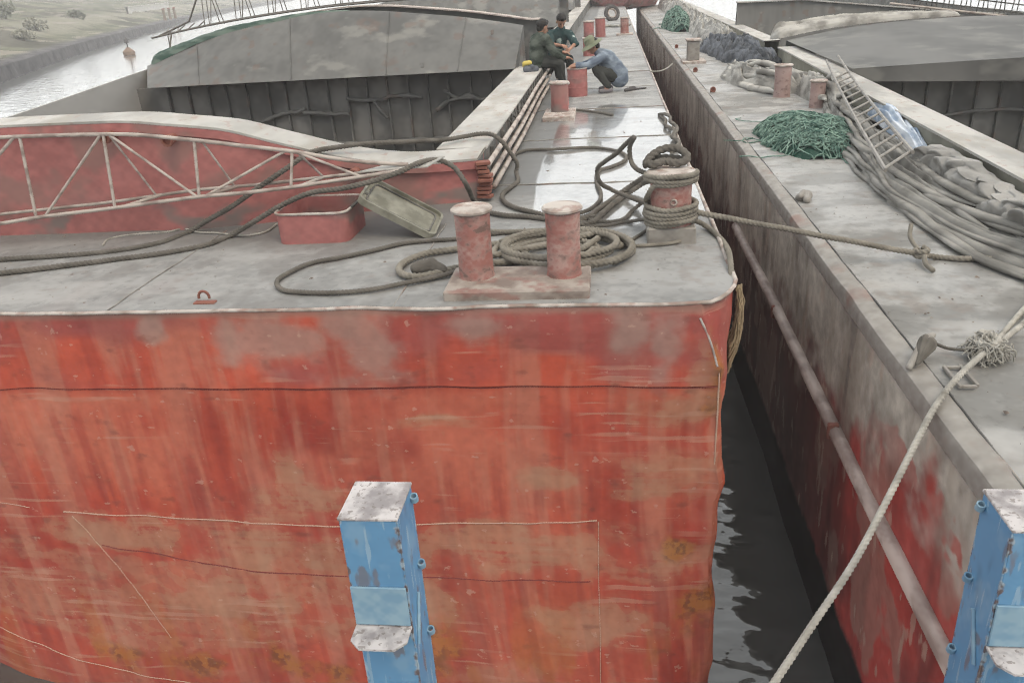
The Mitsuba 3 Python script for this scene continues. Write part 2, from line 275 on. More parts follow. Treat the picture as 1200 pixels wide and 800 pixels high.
mat('m_blue', blue_col, rough=lambda p, n, uv: .35+.35*fbm(p.x*8, p.y*8, p.z*8, 3), bump=(lambda p, n, uv: fbm(p.x*18, p.y*18, p.z*18, 3)+.6*fbm(p.x*60, p.y*60, p.z*60, 2), .004))
mat('m_base', lambda p, n, uv: mix(mix((.16, .125, .108), (.30, .265, .235), smoothstep(.3, .7, fbm(p.x*8, p.y*8, p.z*9, 4))), (.20, .075, .06), smoothstep(.52, .75, fbm(p.x*9, p.y*9, p.z*14+3, 4))*.6), rough=.75, bump=(lambda p, n, uv: fbm(p.x*25, p.y*25, p.z*25, 3), .006))
def nonskid(p, n, uv):
    g = fbm(p.x*60, p.y*60, p.z*60, 2)
    c = mix((.23, .215, .22), (.47, .45, .45), smoothstep(.3, .65, fbm(p.x*16, p.y*16, p.z*16, 4)))
    return mix(c, (.17, .15, .14), smoothstep(.6, .7, g)*.7)
mat('m_nonskid', nonskid, rough=.85, bump=(lambda p, n, uv: fbm(p.x*120, p.y*120, p.z*120, 2), .004))
mat('m_weld', lambda p, n, uv: mix((.36, .20, .15), (.47, .36, .28), fbm(p.x*7, p.y*7, p.z*7, 3)), rough=.6)
mat('m_side', lambda p, n, uv: mix((.29, .285, .275), (.40, .395, .38), fbm(p.x*2, p.y*1.2, p.z*2, 4)), rough=.6)  # left hold side wall, colour lightened to offset the shade inside the hold
mat('m_weld_dark', (.16, .035, .03), rough=.7)
ROPE = {
    'over_upper': [(-5.765,6.131,0.022),(-5.339,6.217,0.022),(-4.739,6.291,0.022),(-4.350,6.381,0.022),(-4.036,6.603,0.022),(-3.934,6.937,0.022),(-3.738,6.980,0.119),(-3.490,6.950,0.233),(-3.174,6.950,0.413),(-2.910,7.050,0.560),(-2.757,7.250,0.644),(-2.542,7.500,0.641),(-2.331,7.750,0.617),(-2.028,8.100,0.555),(-1.759,8.500,0.487),(-1.573,8.750,0.469),(-1.413,8.750,0.490),(-1.268,8.700,0.484),(-1.156,8.650,0.408),(-1.087,8.700,0.286),(-1.026,8.750,0.154),(-1.040,8.750,0.071),(-1.000,8.512,0.022),(-1.049,8.219,0.022),(-1.096,7.942,0.022),(-1.046,7.669,0.022),(-0.920,7.434,0.022),(-0.751,7.265,0.022),(-0.599,7.133,0.022),(-0.399,7.000,0.022),(-0.136,7.028,0.022)],
    'over_lower': [(-5.448,5.743,0.022),(-5.061,5.845,0.022),(-4.618,5.989,0.022),(-4.205,6.138,0.022),(-3.779,6.314,0.022),(-3.537,6.512,0.022),(-3.445,6.750,0.025),(-3.168,6.680,0.164),(-2.859,6.650,0.317),(-2.586,6.650,0.414),(-2.307,6.650,0.442),(-2.060,6.700,0.480),(-1.830,6.800,0.530),(-1.677,7.050,0.560),(-1.547,7.200,0.538),(-1.422,7.250,0.453),(-1.330,7.200,0.328),(-1.346,7.706,0.022),(-1.214,7.377,0.022),(-0.995,7.176,0.022),(-0.751,7.093,0.022),(-0.511,6.957,0.022),(-0.206,6.820,0.022)],
    'deck_loop': [(-0.421,6.686,0.022),(-0.855,6.626,0.022),(-1.139,6.553,0.022),(-1.324,6.472,0.022),(-1.554,6.444,0.022),(-1.747,6.389,0.022),(-1.953,6.220,0.022),(-2.203,6.040,0.022),(-2.393,5.926,0.022),(-2.497,5.709,0.022),(-2.520,5.519,0.022),(-2.415,5.332,0.022),(-2.263,5.272,0.022),(-2.016,5.243,0.022),(-1.755,5.282,0.022),(-1.516,5.409,0.022),(-1.266,5.559,0.022),(-1.106,5.681,0.022),(-0.887,5.745,0.022)],
    'thick_loop': [(-0.819,6.310,0.030),(-1.092,6.241,0.030),(-1.269,6.165,0.030),(-1.482,6.072,0.030),(-1.590,5.931,0.030),(-1.627,5.770,0.030),(-1.594,5.631,0.030),(-1.516,5.551,0.030),(-1.420,5.527,0.030),(-1.304,5.595,0.030),(-1.174,5.702,0.030),(-0.958,5.786,0.030),(-0.702,5.848,0.030)],
    'wet_line': [(-1.172,9.673,0.022),(-1.173,9.974,0.022),(-1.031,10.156,0.022),(-0.709,10.146,0.022),(-0.276,10.166,0.022),(0.018,9.949,0.022),(0.155,9.622,0.022),(0.131,9.297,0.022),(-0.023,9.013,0.022),(-0.126,8.902,0.022),(-0.168,8.622,0.022),(-0.153,8.238,0.022),(-0.115,7.881,0.022),(-0.127,7.556,0.022),(-0.217,7.264,0.022),(-0.351,7.106,0.022)],
    'stiff_loop': [(0.338,6.450,0.511),(0.266,6.500,0.515),(0.188,6.600,0.537),(0.150,6.700,0.586),(0.143,6.700,0.690),(0.176,6.650,0.774),(0.116,6.750,0.709),(0.033,6.850,0.609),(-0.069,7.000,0.510),(-0.130,7.100,0.431),(-0.117,7.100,0.325),(-0.014,7.446,0.160),(0.169,7.228,0.130),(0.322,6.937,0.140),(0.382,6.691,0.160)],
    'rise_a': [(-0.502,6.822,0.030),(-0.247,6.956,0.030),(-0.139,7.226,0.030),(-0.047,7.454,0.030),(0.059,7.759,0.030),(0.198,7.781,0.120),(0.319,7.599,0.240),(0.404,7.427,0.300)],
    'rise_b': [(-0.566,6.673,0.030),(-0.205,6.792,0.030),(-0.091,7.106,0.030),(0.033,7.506,0.030),(0.184,7.877,0.030),(0.309,7.918,0.100),(0.396,7.553,0.200),(0.446,7.358,0.260)],
    'flat_a': [(-0.209,6.953,0.022),(-0.023,6.854,0.022),(0.088,6.923,0.022),(0.184,7.218,0.022),(0.260,7.228,0.080),(0.344,6.934,0.200)],
    'flat_b': [(-0.248,6.721,0.022),(-0.045,6.752,0.022),(0.123,6.839,0.022),(0.296,6.653,0.100),(0.400,6.623,0.120)],
    'flat_c': [(0.024,6.198,0.022),(0.112,6.257,0.022),(0.234,6.478,0.022),(0.305,6.514,0.060),(0.393,6.492,0.100)],
    'flat_d': [(0.011,6.199,0.022),(0.144,6.166,0.022),(0.310,6.175,0.022),(0.513,6.246,0.022),(0.594,6.354,0.050),(0.609,6.402,0.120)],
    'cross': [(0.513,6.306,0.220),(0.587,6.338,0.250),(0.700,6.400,0.202),(0.890,6.420,0.156),(1.134,6.470,0.085),(1.380,6.520,0.021),(1.663,6.570,-0.060),(1.950,6.620,-0.133),(2.237,6.660,-0.212),(2.491,6.700,-0.276),(2.658,6.740,-0.323),(2.821,6.677,-0.320),(3.045,6.661,-0.320),(3.279,6.602,-0.320),(3.610,6.495,-0.320)],
    'cross_tail': [(0.556,6.407,0.120),(0.652,6.565,0.100),(0.758,6.646,0.030),(0.820,6.455,0.020),(0.865,6.264,0.000),(0.841,5.750,0.060),(0.824,5.500,-0.014),(0.790,5.350,-0.084)],
    'thick_line': [(4.803,8.054,-0.300),(3.717,6.726,-0.300),(2.815,5.534,-0.300),(2.517,5.134,-0.300),(2.341,4.900,-0.300),(2.118,4.600,-0.254),(1.944,4.400,-0.275),(1.777,4.200,-0.338),(1.598,3.950,-0.446),(1.412,3.700,-0.605),(1.182,3.400,-0.783),(0.924,3.100,-0.928),(0.697,2.800,-0.994),(0.455,2.500,-1.065)],
    'thick_line_b': [(4.448,7.394,-0.280),(3.464,6.211,-0.280),(2.689,5.251,-0.280),(2.488,5.022,-0.280),(2.311,4.808,-0.280)],
    'gap_line': [(0.766,17.000,0.137),(0.866,17.000,0.132),(0.994,17.200,0.120),(1.124,17.400,0.142),(1.238,17.600,0.199)],
    'white_cable': [(-4.595,6.579,0.012),(-4.657,6.765,0.012),(-4.598,6.866,0.012),(-4.421,6.932,0.012),(-4.181,6.965,0.012),(-4.061,7.066,0.012),(-3.850,6.935,0.012),(-3.635,6.888,0.012),(-3.339,6.781,0.012),(-3.172,6.873,0.012),(-3.157,7.149,0.012)],
    'deck_bits': [(-0.665,13.414,0.015),(-0.425,13.168,0.015),(-0.195,12.932,0.015),(0.014,12.628,0.015)],
}
from scipy.interpolate import PchipInterpolator as Pchip
WATER, ZR = -3.52, -.35
STRUCT = {'water': 'calm grey river water between the barges and out to the far bank', 'riverbank': 'grassy olive riverbank with a dark stone foot rising to a low hill', }
# ------------------------------------------------------------ water and far bank
def wave(p, n, uv):
    a = fbm(p.x*.9, p.y*2.4, 1.0, 2)+.45*fbm(p.x*2.2+3, p.y*5.5, 4.0, 2)+.10*fbm(p.x*6, p.y*14, 6.0, 2)
    near = smoothstep(40.0, 8.0, p.y)*smoothstep(-14, -9, p.x)
    return a*(.3+.7*near)
mat('m_water_body', lambda p, n, uv: mix((.14, .145, .14), (.09, .096, .09), smoothstep(10, 60, dr.abs(p.x))), rough=.02, spec=.6)
scene['m_water'] = {'type': 'bumpmap', 'nested_texture': proc(wave, 8e-3), 'scale': .065, 'bsdf': {'type': 'blendbsdf', 'weight': .58, 'a': scene.pop('m_water_body')['bsdf'], 'b': {'type': 'conductor', 'material': 'none'}}}
scene['m_water'] = {'type': 'twosided', 'bsdf': scene['m_water']}
def quadsheet(x0, x1, y0, y1, z, n=2):
    gx, gy = np.meshgrid(np.linspace(x0, x1, n), np.linspace(y0, y1, n), indexing='ij'); return grid(np.stack([gx, gy, gx*0+z], -1))
structure('water', quadsheet(-2500, 2500, -400, 4000, WATER), 'm_water')
shore = spline([(-8, -110, 0), (-30, 10, 0), (-41, 42, 0), (-51.2, 66, 0), (-67.6, 104, 0), (-98.6, 186, 0), (-155.8, 354, 0), (-230, 620, 0), (-430, 1250, 0), (-900, 2600, 0)], 4.0)[:, :2]
tn = np.gradient(shore, axis=0); tn /= np.linalg.norm(tn, axis=1, keepdims=True); nrm = np.stack([-tn[:, 1], tn[:, 0]], 1)
offs = np.array([-.2, 0, .12, .3, 1.2, 3, 5.5, 8, 11, 15, 20, 26, 33, 41, 50, 62, 78, 100, 135, 190, 280, 420])
hgt = np.array([-4.6, -3.6, -2.35, -2.2, -2.1, -1.9, -1.45, -.7, -.1, .5, 1.1, 1.9, 3.0, 4.6, 6.6, 8.8, 11.0, 13.5, 17, 21, 25, 27])
P3 = np.zeros((len(shore), len(offs), 3)); P3[..., :2] = shore[:, None]+nrm[:, None]*offs[None, :, None]; P3[..., 2] = hgt
P3[..., 2] += (fb(P3*.09, 4, 3)-.5)*np.clip(offs/9, 0, 2.6); P3[..., 2] += (fb(P3*.5, 3, 5)-.5)*np.clip(offs/8, .12, .7)
uvb = np.stack([np.broadcast_to(np.concatenate([[0], np.cumsum(np.linalg.norm(np.diff(shore, axis=0), axis=1))])[:, None], P3.shape[:2]), np.broadcast_to(offs, P3.shape[:2])], -1)
def bank_col(p, n, uv):
    s, d = uv.x, uv.y
    w = d+6*(fbm(p.x*.05, p.y*.05, 2.0, 3)-.5)
    f1 = fbm(p.x*.22, p.y*.22, p.z*.3, 4); f2 = fbm(p.x*1.1, p.y*1.1, p.z, 3)
    grass = mix((.075, .088, .06), (.17, .168, .125), smoothstep(.3, .65, f1*.6+f2*.4))
    dry = mix((.19, .182, .145), (.29, .28, .235), f2)
    c = mix(grass, dry, smoothstep(5, 8, w)*smoothstep(17, 12, w)*.75)
    c = mix(c, (.075, .07, .06), smoothstep(.58, .68, fbm(p.x*.12, p.y*.12, 9.0, 4))*.7)
    c = mix(c, (.30, .27, .24), smoothstep(.60, .68, fbm(p.x*.3, p.y*.16, 19.0, 4))*.6)
    c = mix(c, (.15, .135, .135), smoothstep(32, 46, w)*.8)
    stone = mix((.055, .055, .062), (.16, .155, .16), f2)
    return mix(stone, c, smoothstep(.8, 2.6, d+.7*(f2-.5)))*.72
mat('m_bank', bank_col, rough=.95, spec=.1)
bm = grid(P3)
key = 'riverbank'; scene[key] = mikit.ply(bm, 'm_bank', smooth=True, uv=uvb.reshape(-1, 2)); _used[key] = 1
labels[key] = {'label': STRUCT[key], 'category': 'riverbank', 'kind': 'structure'}
def bank_pt(s_y, d):
    i = int(np.argmin(np.abs(shore[:, 1]-s_y))); return np.array([*(shore[i]+nrm[i]*d), float(np.interp(d, offs, hgt))])
mat('m_leaf', lambda p, n, uv: mix((.07, .082, .055), (.16, .165, .12), fbm(p.x*1.5, p.y*1.5, p.z*2, 3)), rough=.8, spec=.2)
mat('m_leaf_pale', lambda p, n, uv: mix((.20, .20, .155), (.36, .355, .30), fbm(p.x*1.5, p.y*1.5, p.z*2, 3)), rough=.8, spec=.2)
mat('m_bark', (.10, .08, .06), rough=.9)
def shrub(loc, r, h, m, label, seed):
    g = np.random.default_rng(seed); n = 420
    t = thing('shrub', label, 'shrub')
    lobes = [(g.uniform(-.6, .6)*r, g.uniform(-.6, .6)*r, g.uniform(.35, .75)*h, g.uniform(.35, .6)*r) for _ in range(6)]
    v, f = [], []
    for k in range(n):
        lx, ly, lz, lr = lobes[k % 6]; d = g.normal(size=3); d *= lr*g.uniform(.6, 1.1)/np.linalg.norm(d)
        c = np.array([lx, ly, lz])+d*np.array([1, 1, .7]); a, b = g.normal(size=3), g.normal(size=3)
        a *= .12*r/np.linalg.norm(a); b *= .12*r/np.linalg.norm(b); i = len(v)
        v += [c-a, c+b, c+a, c-b]; f += [[i, i+1, i+2], [i, i+2, i+3]]
    mm = trimesh.Trimesh(np.array(v)+loc, f, process=False); obj('crown', mm, m, t)
    obj('stem', join(*[tube([np.array(loc)-[0, 0, .3], np.array(loc)+[l[0]*.5, l[1]*.5, l[2]*.6], np.array(loc)+l[:3]], [.05*r, .035*r, .01*r], 5) for l in lobes[:4]]), 'm_bark', t)
shrub(bank_pt(116, 8), 1.8, 1.5, 'm_leaf_pale', 'pale bleached bush on the bank, the larger of the two pale ones', 1)
shrub(bank_pt(101, 5.6), 1.5, 1.1, 'm_leaf_pale', 'low pale bush on the bank at the left edge of the view', 2)
shrub(bank_pt(135, 17), 2.8, 2.6, 'm_leaf', 'dark green bush on the hillside behind the pale bushes', 3)
shrub(bank_pt(152, 11), 1.8, 1.3, 'm_leaf', 'small dark green bush halfway along the visible bank', 4)
wl = thing('retaining_wall', 'long low pale wall standing along the far bank', 'wall')
wp = np.array([bank_pt(y, 10.5+.012*(y-200)) for y in np.linspace(196, 262, 18)]); wp = spline(wp, 3)
mat('m_wall', lambda p, n, uv: mix((.36, .35, .32), (.52, .51, .48), fbm(p.x*.4, p.y*.4, p.z*2, 3)), rough=.9)
d3 = np.array([0, 0, 1.3]); o3 = np.array([-.5, -.15, 0]); lowz = wp-[0, 0, .6]
obj('body', grid(np.stack([lowz, wp+d3, wp+d3+o3, lowz+o3], 1)), 'm_wall', wl)
obj('coping', ribbon(wp+d3+[.15, .05, .12], [-.8, -.24, 0], .115), 'm_wall', wl)
mat('m_timber', (.13, .085, .055), rough=.9)
for k, (yy, lab) in enumerate(((186, 'nearest of three brown mooring piles at the foot of the far bank'), (193, 'middle one of three brown mooring piles at the foot of the far bank'), (200, 'farthest of three brown mooring piles at the foot of the far bank'))):
    b = bank_pt(yy, .9); b[2] = -4
    pk = thing('mooring_pile', lab, 'pile', 'mooring piles at the far bank')
    obj('post', lathe([(0, 0), (.34, 0), (.3, 4.1), (0, 4.15)], b, 10), 'm_timber', pk); obj('cap', lathe([(0, 4.16), (.38, 4.16), (.34, 4.4), (0, 4.45)], b, 10), 'm_rust', pk)
mat('m_buoy', (.20, .135, .095), rough=.6); mat('m_dark', (.06, .055, .055), rough=.7)
by = thing('buoy', 'small brown river buoy with a dark topmark floating off the bank', 'buoy')
bl = (-55.4, 93.6, WATER)
obj('float', lathe([(0, -.4), (.45, -.3), (.66, .1), (.66, .42), (.45, .62), (.16, .85), (0, .86)], bl, 18), 'm_buoy', by)
obj('mast', lathe([(.07, .8), (.06, 1.4), (0, 1.4)], bl, 8), 'm_dark', by); obj('topmark', lathe([(0, 1.3), (.26, 1.35), (.2, 1.75), (0, 1.95)], bl, 10), 'm_dark', by)

# ------------------------------------------------------------ left barge
B1 = thing('barge', 'red hopper barge on the left, its worn bow plates facing the viewer', 'barge')
def xr1(z): return float(np.interp(z, [-.6, -.35, 0], [.755, .77, .83]))
def ch1(z): return float(np.interp(z, [-.5, -.06, 0], [.05, .25, .27]))
zs = np.unique(np.concatenate([np.arange(0, -3.66, -.06), [-.012, -.03, -.600, -.604, -.616, -3.75, -4.2]]))[::-1]
bx = np.concatenate([[-11.7, -11, -10, -9, -8, -7], np.arange(-6.4, .501, .06)]); nb = len(bx)
rows = []
for z in zs:
    xr, c = xr1(z), ch1(z)
    fx = np.concatenate([bx, np.linspace(.52, xr-c, 5), xr-c+c*np.sin(np.linspace(.15, 1.42, 7))*.5+c*.5*np.linspace(.15, .95, 7), [xr]*22])
    fy = np.concatenate([np.full(nb, 5.0), np.full(5, 5.0), 5+1.45*c*(1-np.cos(np.linspace(.15, 1.42, 7)))*.5+1.45*c*.5*np.linspace(.15, .95, 7), np.concatenate([5+1.45*c+np.array([.0, .1, .25, .45, .7, 1, 1.4, 1.9, 2.5]), np.linspace(9, 70, 13)])])
    lx = np.array([-12.0]*5+[-11.95]); ly = np.array([70, 40, 20, 10, 5.4, 5.12])
    rows.append(np.stack([np.concatenate([lx, fx]), np.concatenate([ly, fy]), np.full(6+len(fx), z)], -1))
HV = np.array(rows)
bowmask = (HV[..., 1] < 5.0001).astype(float)
q = np.stack([HV[..., 0]+HV[..., 1], HV[..., 2], 0*HV[..., 0]], -1)
deep = np.clip(-HV[..., 2]/.15, 0, 1)
dent = (fb(q*.8, 3, 2)-.5)*.085+(fb(q*3.1, 3, 4)-.5)*.022+.006*np.cos(q[..., 0]*2*PI/.62)
HV[..., 1] += bowmask*(dent*deep-.016*(HV[..., 2] > -.61)+.12*np.clip(-4.9-HV[..., 0], 0, 3)**1.4*np.clip(-(HV[..., 2]+1.2)/2.2, 0, 1.2)-.20*np.clip(-(HV[..., 2]+1.6)/2.0, 0, 1)**1.5*np.clip((HV[..., 0]+6)/1.2, 0, 1)*np.clip((.8-HV[..., 0])/.5, 0, 1))
side = (HV[..., 0] > .7)*(HV[..., 1] > 5.001); HV[..., 0] += side*(fb(np.stack([HV[..., 1]*.9, HV[..., 2], q[..., 2]], -1), 3, 6)-.5)*.05*np.clip(-HV[..., 2]/.3, 0, 1)
crn = np.clip((HV[..., 0]-.35)/.35, 0, 1)*np.clip(1-(HV[..., 1]-5.3)/.5, 0, 1)*deep*np.clip((.9+HV[..., 2]*-1.2), .4, 1.6)
HV[..., 1] -= crn*(fb(q*4.3+3, 3, 14)-.45)*.05; HV[..., 0] += crn*(fb(np.stack([HV[..., 2]*3.2, HV[..., 1]*3, q[..., 2]], -1), 4, 15)-.5)*.045
HV[..., 0] += .05*np.exp(-((HV[..., 2]+1.45)/.16)**2-((HV[..., 0]-.76)/.12)**2-((HV[..., 1]-5.1)/.25)**2)
obj('hull', grid(HV), 'm_hull_red', B1, smooth=40)
def deckz(x, y): return (fb(np.stack([x*.9, y*.9, x*0], -1), 3, 8)-.5)*.03
def decksheet(xs, ys, warp=True):
    gx, gy = np.meshgrid(xs, ys, indexing='ij')
    gz = deckz(gx, gy)*np.clip((gy-5.0)/.3, 0, 1)
    if warp:
        c = 1-np.clip((5.4-gy)/.4, 0, 1); lim = .83-.27*(1-np.sqrt(np.clip(1-(1-c)**2, 0, 1))) if False else .56+.27*np.sqrt(np.clip(1-(1-c)**2, 0, 1))
        gx = np.where(gx > .3, .3+(gx-.3)/(.83-.3)*(lim-.3), gx)
    return grid(np.stack([gx, gy, gz], -1))
ysd = np.concatenate([np.arange(4.985, 9, .1), np.arange(9, 16, .3), np.linspace(16, 70, 30)])
obj('deck', join(decksheet(np.linspace(-1.3, .83, 24), ysd), decksheet(np.arange(-12, -1.299, .107), np.arange(4.985, 8.3, .1), False), decksheet(np.linspace(-12, -9.85, 4), np.linspace(8.2, 70, 30), False), decksheet(np.linspace(-9.9, -1.25, 12), np.linspace(17.4, 18.5, 3), False)), 'm_deck', B1, smooth=True)
# worn lip of the deck plate, weld beads on the bow
def wob(p, a, f=1.5, seed=0): p = np.array(p, float); q = p*f; return p+a*np.stack([fb(q, 3, seed+k)-.5 for k in range(3)], -1)
lip = np.array([[x, 4.985, -.004] for x in np.arange(-12, .56, .1)]+[[.62, 5.0, -.004], [.69, 5.06, -.004], [.76, 5.16, -.002], [.81, 5.27, 0], [.835, 5.4, 0]])
obj('deck_lip', sweep(wob(lip, .022, 1.7), np.tile(np.array([.016, .012, .02, .012, .016, .012]), (len(lip), 1))), 'm_dusty', B1, smooth=True)
obj('side_lip', tube(np.array([[.84, y, .004+.006*math.sin(y*3)] for y in np.concatenate([np.arange(5.4, 14, .3), np.linspace(14, 70, 20)])]), .018, 6), 'm_dusty', B1, smooth=True)
def bow_y(x, z):
    j = np.abs(zs[:, None]-z).argmin(); r = HV[j]; m = slice(6, 6+nb); return float(np.interp(x, r[m, 0], r[m, 1]))
def bead(pts, r, m, name='weld_bead'):
    p = spline([(x, 0, z) for x, z in pts], .05); p[:, 1] = [bow_y(x, z)-.002 for x, _, z in p]; p = p+np.stack([p[:, 0]*0, p[:, 0]*0, (fb(p*6, 2, 3)-.5)*.012], -1)
    obj(name, tube(p, r*(1+.5*(fb(p*14, 2, 1)-.5)), 6), m, B1, smooth=True)
bead([(-4.46, -1.735), (-3.3, -1.79), (-2.14, -1.825), (-1.3, -1.80)], .0045, 'm_weld')
bead([(-1.3, -1.80), (-.7, -1.775), (-.14, -1.75)], .0045, 'm_weld')
bead([(-5.1, -1.665), (-4.75, -1.70)], .003, 'm_weld')
bead([(-4.40, -1.78), (-4.17, -2.15), (-3.95, -2.55), (-3.78, -2.95)], .003, 'm_weld')
bead([(-6.2, -2.86), (-5.45, -3.03), (-4.4, -3.28), (-3.5, -3.46)], .0035, 'm_weld')
bead([(-.13, -1.76), (-.135, -2.3), (-.13, -2.9), (-.14, -3.4)], .0025, 'm_weld')
bead([(.56, -.10), (.63, -.26), (.685, -.45)], .008, 'm_dusty')
bead([(.70, -.5), (.705, -.9), (.70, -1.4)], .006, 'm_weld')
bead([(-7, -.618), (-4, -.615), (-2, -.622), (.68, -.616)], .004, 'm_weld_dark', 'lap_joint')
bead([(-4.2, -2.05), (-2.8, -2.27), (-1.6, -2.3), (-.2, -2.28)], .004, 'm_weld_dark', 'lap_joint')

# end coaming of the first hold: an arched red plate with a pale flange
EX = Pchip([-9.85, -9.3, -8.6, -7.9, -7.2, -6.4, -5.6, -4.5, -3.6, -3.05, -2.55, -2.25, -1.94, -1.62, -1.3], [.42, .48, .62, .78, .93, 1.02, 1.05, 1.045, .93, .74, .565, .49, .44, .425, .42])
def ey(x): x = np.asarray(x, float); return np.where(x < -4, 7.05, 7.05+.8*(np.clip(x, -4, -1.3)+4)/2.7)
ex = np.linspace(-9.85, -1.3, 100); ez = EX(ex); eyv = ey(ex)
EC = B1+'__end_coaming'
fr = [np.stack([ex, eyv+.015*(fb(np.stack([ex, ex*0+t, ex*0], -1)*1.3, 3, 2)-.5)*4*np.sin(t*PI), (ez-.03)*t-.02*(1-t)], -1) for t in np.linspace(0, 1, 9)]
obj('end_coaming', join(grid(np.stack(fr, 1)), grid(np.stack([np.stack([ex, eyv+.37, ez-.03], -1), np.stack([ex, eyv+.37, ez*0-3.2], -1)], 1))), 'm_red', B1, smooth=30)
wid = np.interp(ex, [-9.85, -2.3, -1.75, -1.3], [.41, .41, .46, .5])
obj('top_flange', grid(np.stack([np.stack([ex, eyv-.05, ez+.002], -1), np.stack([ex, eyv+wid, ez+.012], -1), np.stack([ex, eyv+wid, ez-.02], -1), np.stack([ex, eyv-.05, ez-.02], -1), np.stack([ex, eyv-.05, ez+.002], -1)], 1)), 'm_cream', EC)
obj('flange_lip', grid(np.stack([np.stack([ex, eyv-.046, ez-.021], -1), np.stack([ex, eyv-.046, ez-.10], -1), np.stack([ex, eyv-.03, ez-.10], -1), np.stack([ex, eyv-.002, ez-.05], -1)], 1)), 'm_red', EC)
for x, dz in ((-6.35, -.1), (-4.50, -.10), (-3.93, -.095), (-2.42, -.09)):
    c = np.array([x, float(ey(x)), float(EX(x))-.06+dz*.6])
    obj('pipe_stub', join(tube([c+[0, .05, 0], c+[.0, -.15, -.01]], .042, 14), move(trimesh.creation.annulus(.036, .052, .05, sections=16), c+[0, -.155, -.01], rx=90)), 'm_rust', EC, smooth=40)
# side coaming beside the walkway, with stowed pipes
SC = obj('side_coaming', join(box((-1.335, 7.86, -.02), (-1.305, 16.4, .40)), box((-1.80, 8.2, -3.2), (-1.765, 16.4, .395)), box((-1.335, 20.0, -.02), (-1.305, 62, .40)), box((-1.80, 20, -3.2), (-1.765, 62, .395))), 'm_steel', B1)
obj('top_plate', box((-1.82, 8.36, .396), (-1.285, 16.42, .424), .006), 'm_cream', SC); obj('top_plate', box((-1.82, 20.0, .396), (-1.285, 62, .424), .006), 'm_cream', SC)
for k, (x, z) in enumerate(((-1.222, .325), (-1.205, .205), (-1.19, .085))):
    obj('stowed_pipe', tube([(x, 7.9+.06*k, z), (x+.01, 11, z-.012), (x, 14, z+.006), (x+.01, 16.6, z)], .028, 10), 'm_pipe', SC, smooth=True)
for k in range(9):
    y = 8.7+k*.95; obj('bracket', box((-1.304, y, .0), (-1.262, y+.03, .36), .004), 'm_hold', SC)
for k in range(14):
    y = 10.3+k*.42; obj('lattice_bar', join(bar((-1.29, y, .385), (-1.25, y+.21, .29), .012, 5), bar((-1.25, y+.21, .29), (-1.29, y+.42, .385), .012, 5)), 'm_hold', SC)
g = np.random.default_rng(4)
for k in range(9):
    z = .02+.042*k; w = g.uniform(.09, .15); obj('rusty_end_plate', move(box((-w/2, -.05, 0), (w/2, .05, .034), .006), (-1.265+g.uniform(-.015, .03), 7.83+g.uniform(-.03, .02), z), rz=g.uniform(-18, 18)), 'm_rust', SC)
# left coaming
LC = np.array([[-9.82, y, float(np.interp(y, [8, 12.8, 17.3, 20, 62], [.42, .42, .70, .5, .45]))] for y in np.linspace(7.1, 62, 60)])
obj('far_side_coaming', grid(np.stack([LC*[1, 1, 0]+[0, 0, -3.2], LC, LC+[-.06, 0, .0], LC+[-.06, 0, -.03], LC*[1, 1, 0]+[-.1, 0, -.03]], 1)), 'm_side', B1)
# plate seams
for y in (8.4, 10.9, 13.4, 15.9, 18.4): obj('plate_seam', tube(wob([(x, y+.01*math.sin(x*9), .004+float(deckz(np.array(x), np.array(y)))) for x in np.linspace(-1.28, .82, 24)], .01, 8), .006, 5), 'm_gunwale', B1, smooth=True)
for x in (-3.6, -1.5): obj('plate_seam', tube(wob([(x, y, .003+float(deckz(np.array(x), np.array(y)))) for y in np.linspace(5.02, 7.0, 20)], .01, 8), .005, 5), 'm_gunwale', B1, smooth=True)
# hold, bulkheads
obj('hold_floor', box((-9.8, 7.2, -3.25), (-1.77, 62, -3.2)), 'm_hold', B1)
RIDGE = Pchip([-9.9, -9.2, -8.45, -7.3, -5.45, -3.35, -2.4, -1.72], [.74, .98, 1.22, 1.44, 1.585, 1.39, 1.24, 1.11])
def bulkhead(parent, x0, x1, xl, y0, yr, zb, ridge, ribs, zfloor, back, mname='m_steel', ribstep=.42):
    """sloping plate from its lower edge (y0, zb) up to the arched ridge at yr, a ribbed wall set back under it"""
    X = np.linspace(0, 1, 70); bx_, rx_ = x0+(x1-x0)*X, xl+(x1+.06-xl)*X
    rows = [np.stack([bx_*(1-t)+rx_*t, np.full(70, y0+(yr-y0)*t)+.03*(fb(np.stack([bx_, bx_*0+t*2, bx_*0], -1), 3, 5)-.5), (zb(bx_))*(1-t)+ridge(rx_)*t+.02*math.sin(PI*t)], -1) for t in np.linspace(0, 1, 9)]
    bh = obj('bulkhead', grid(np.stack([np.stack([bx_, bx_*0+y0+.14, zb(bx_)-.004], -1), np.stack([bx_, bx_*0+y0-.005, zb(bx_)-.008], -1)]+rows+[np.stack([rx_, rx_*0+yr+.1, ridge(rx_)-.02], -1), np.stack([rx_, rx_*0+yr+.12, rx_*0-.1], -1)], 1)), mname, parent, smooth=30)
    e = np.array([[x1, y0, float(zb(x1))], [x1+.06, yr, float(ridge(x1))], [x1+.06, yr+.12, -.1], [x1, y0, -.1]])
    obj('end_plate', trimesh.Trimesh(e, [[0, 1, 2], [0, 2, 3]], process=False), mname, bh)
    obj('back_wall', box((min(x0, xl)+.06, back, zfloor), (x1+.1, back+.05, .35)), 'm_wall_hold', bh)
    if ribs:
        g = np.random.default_rng(11); x = x0+.1
        while x < x1-.05:
            xx = x+g.uniform(-.03, .03); obj('rib', box((xx, back-.10, zfloor), (xx+.03, back-.002, float(zb(x0))-.03)), 'm_steel', bh); x += ribstep
    return bh
zb1 = lambda x: .435+0*np.asarray(x)
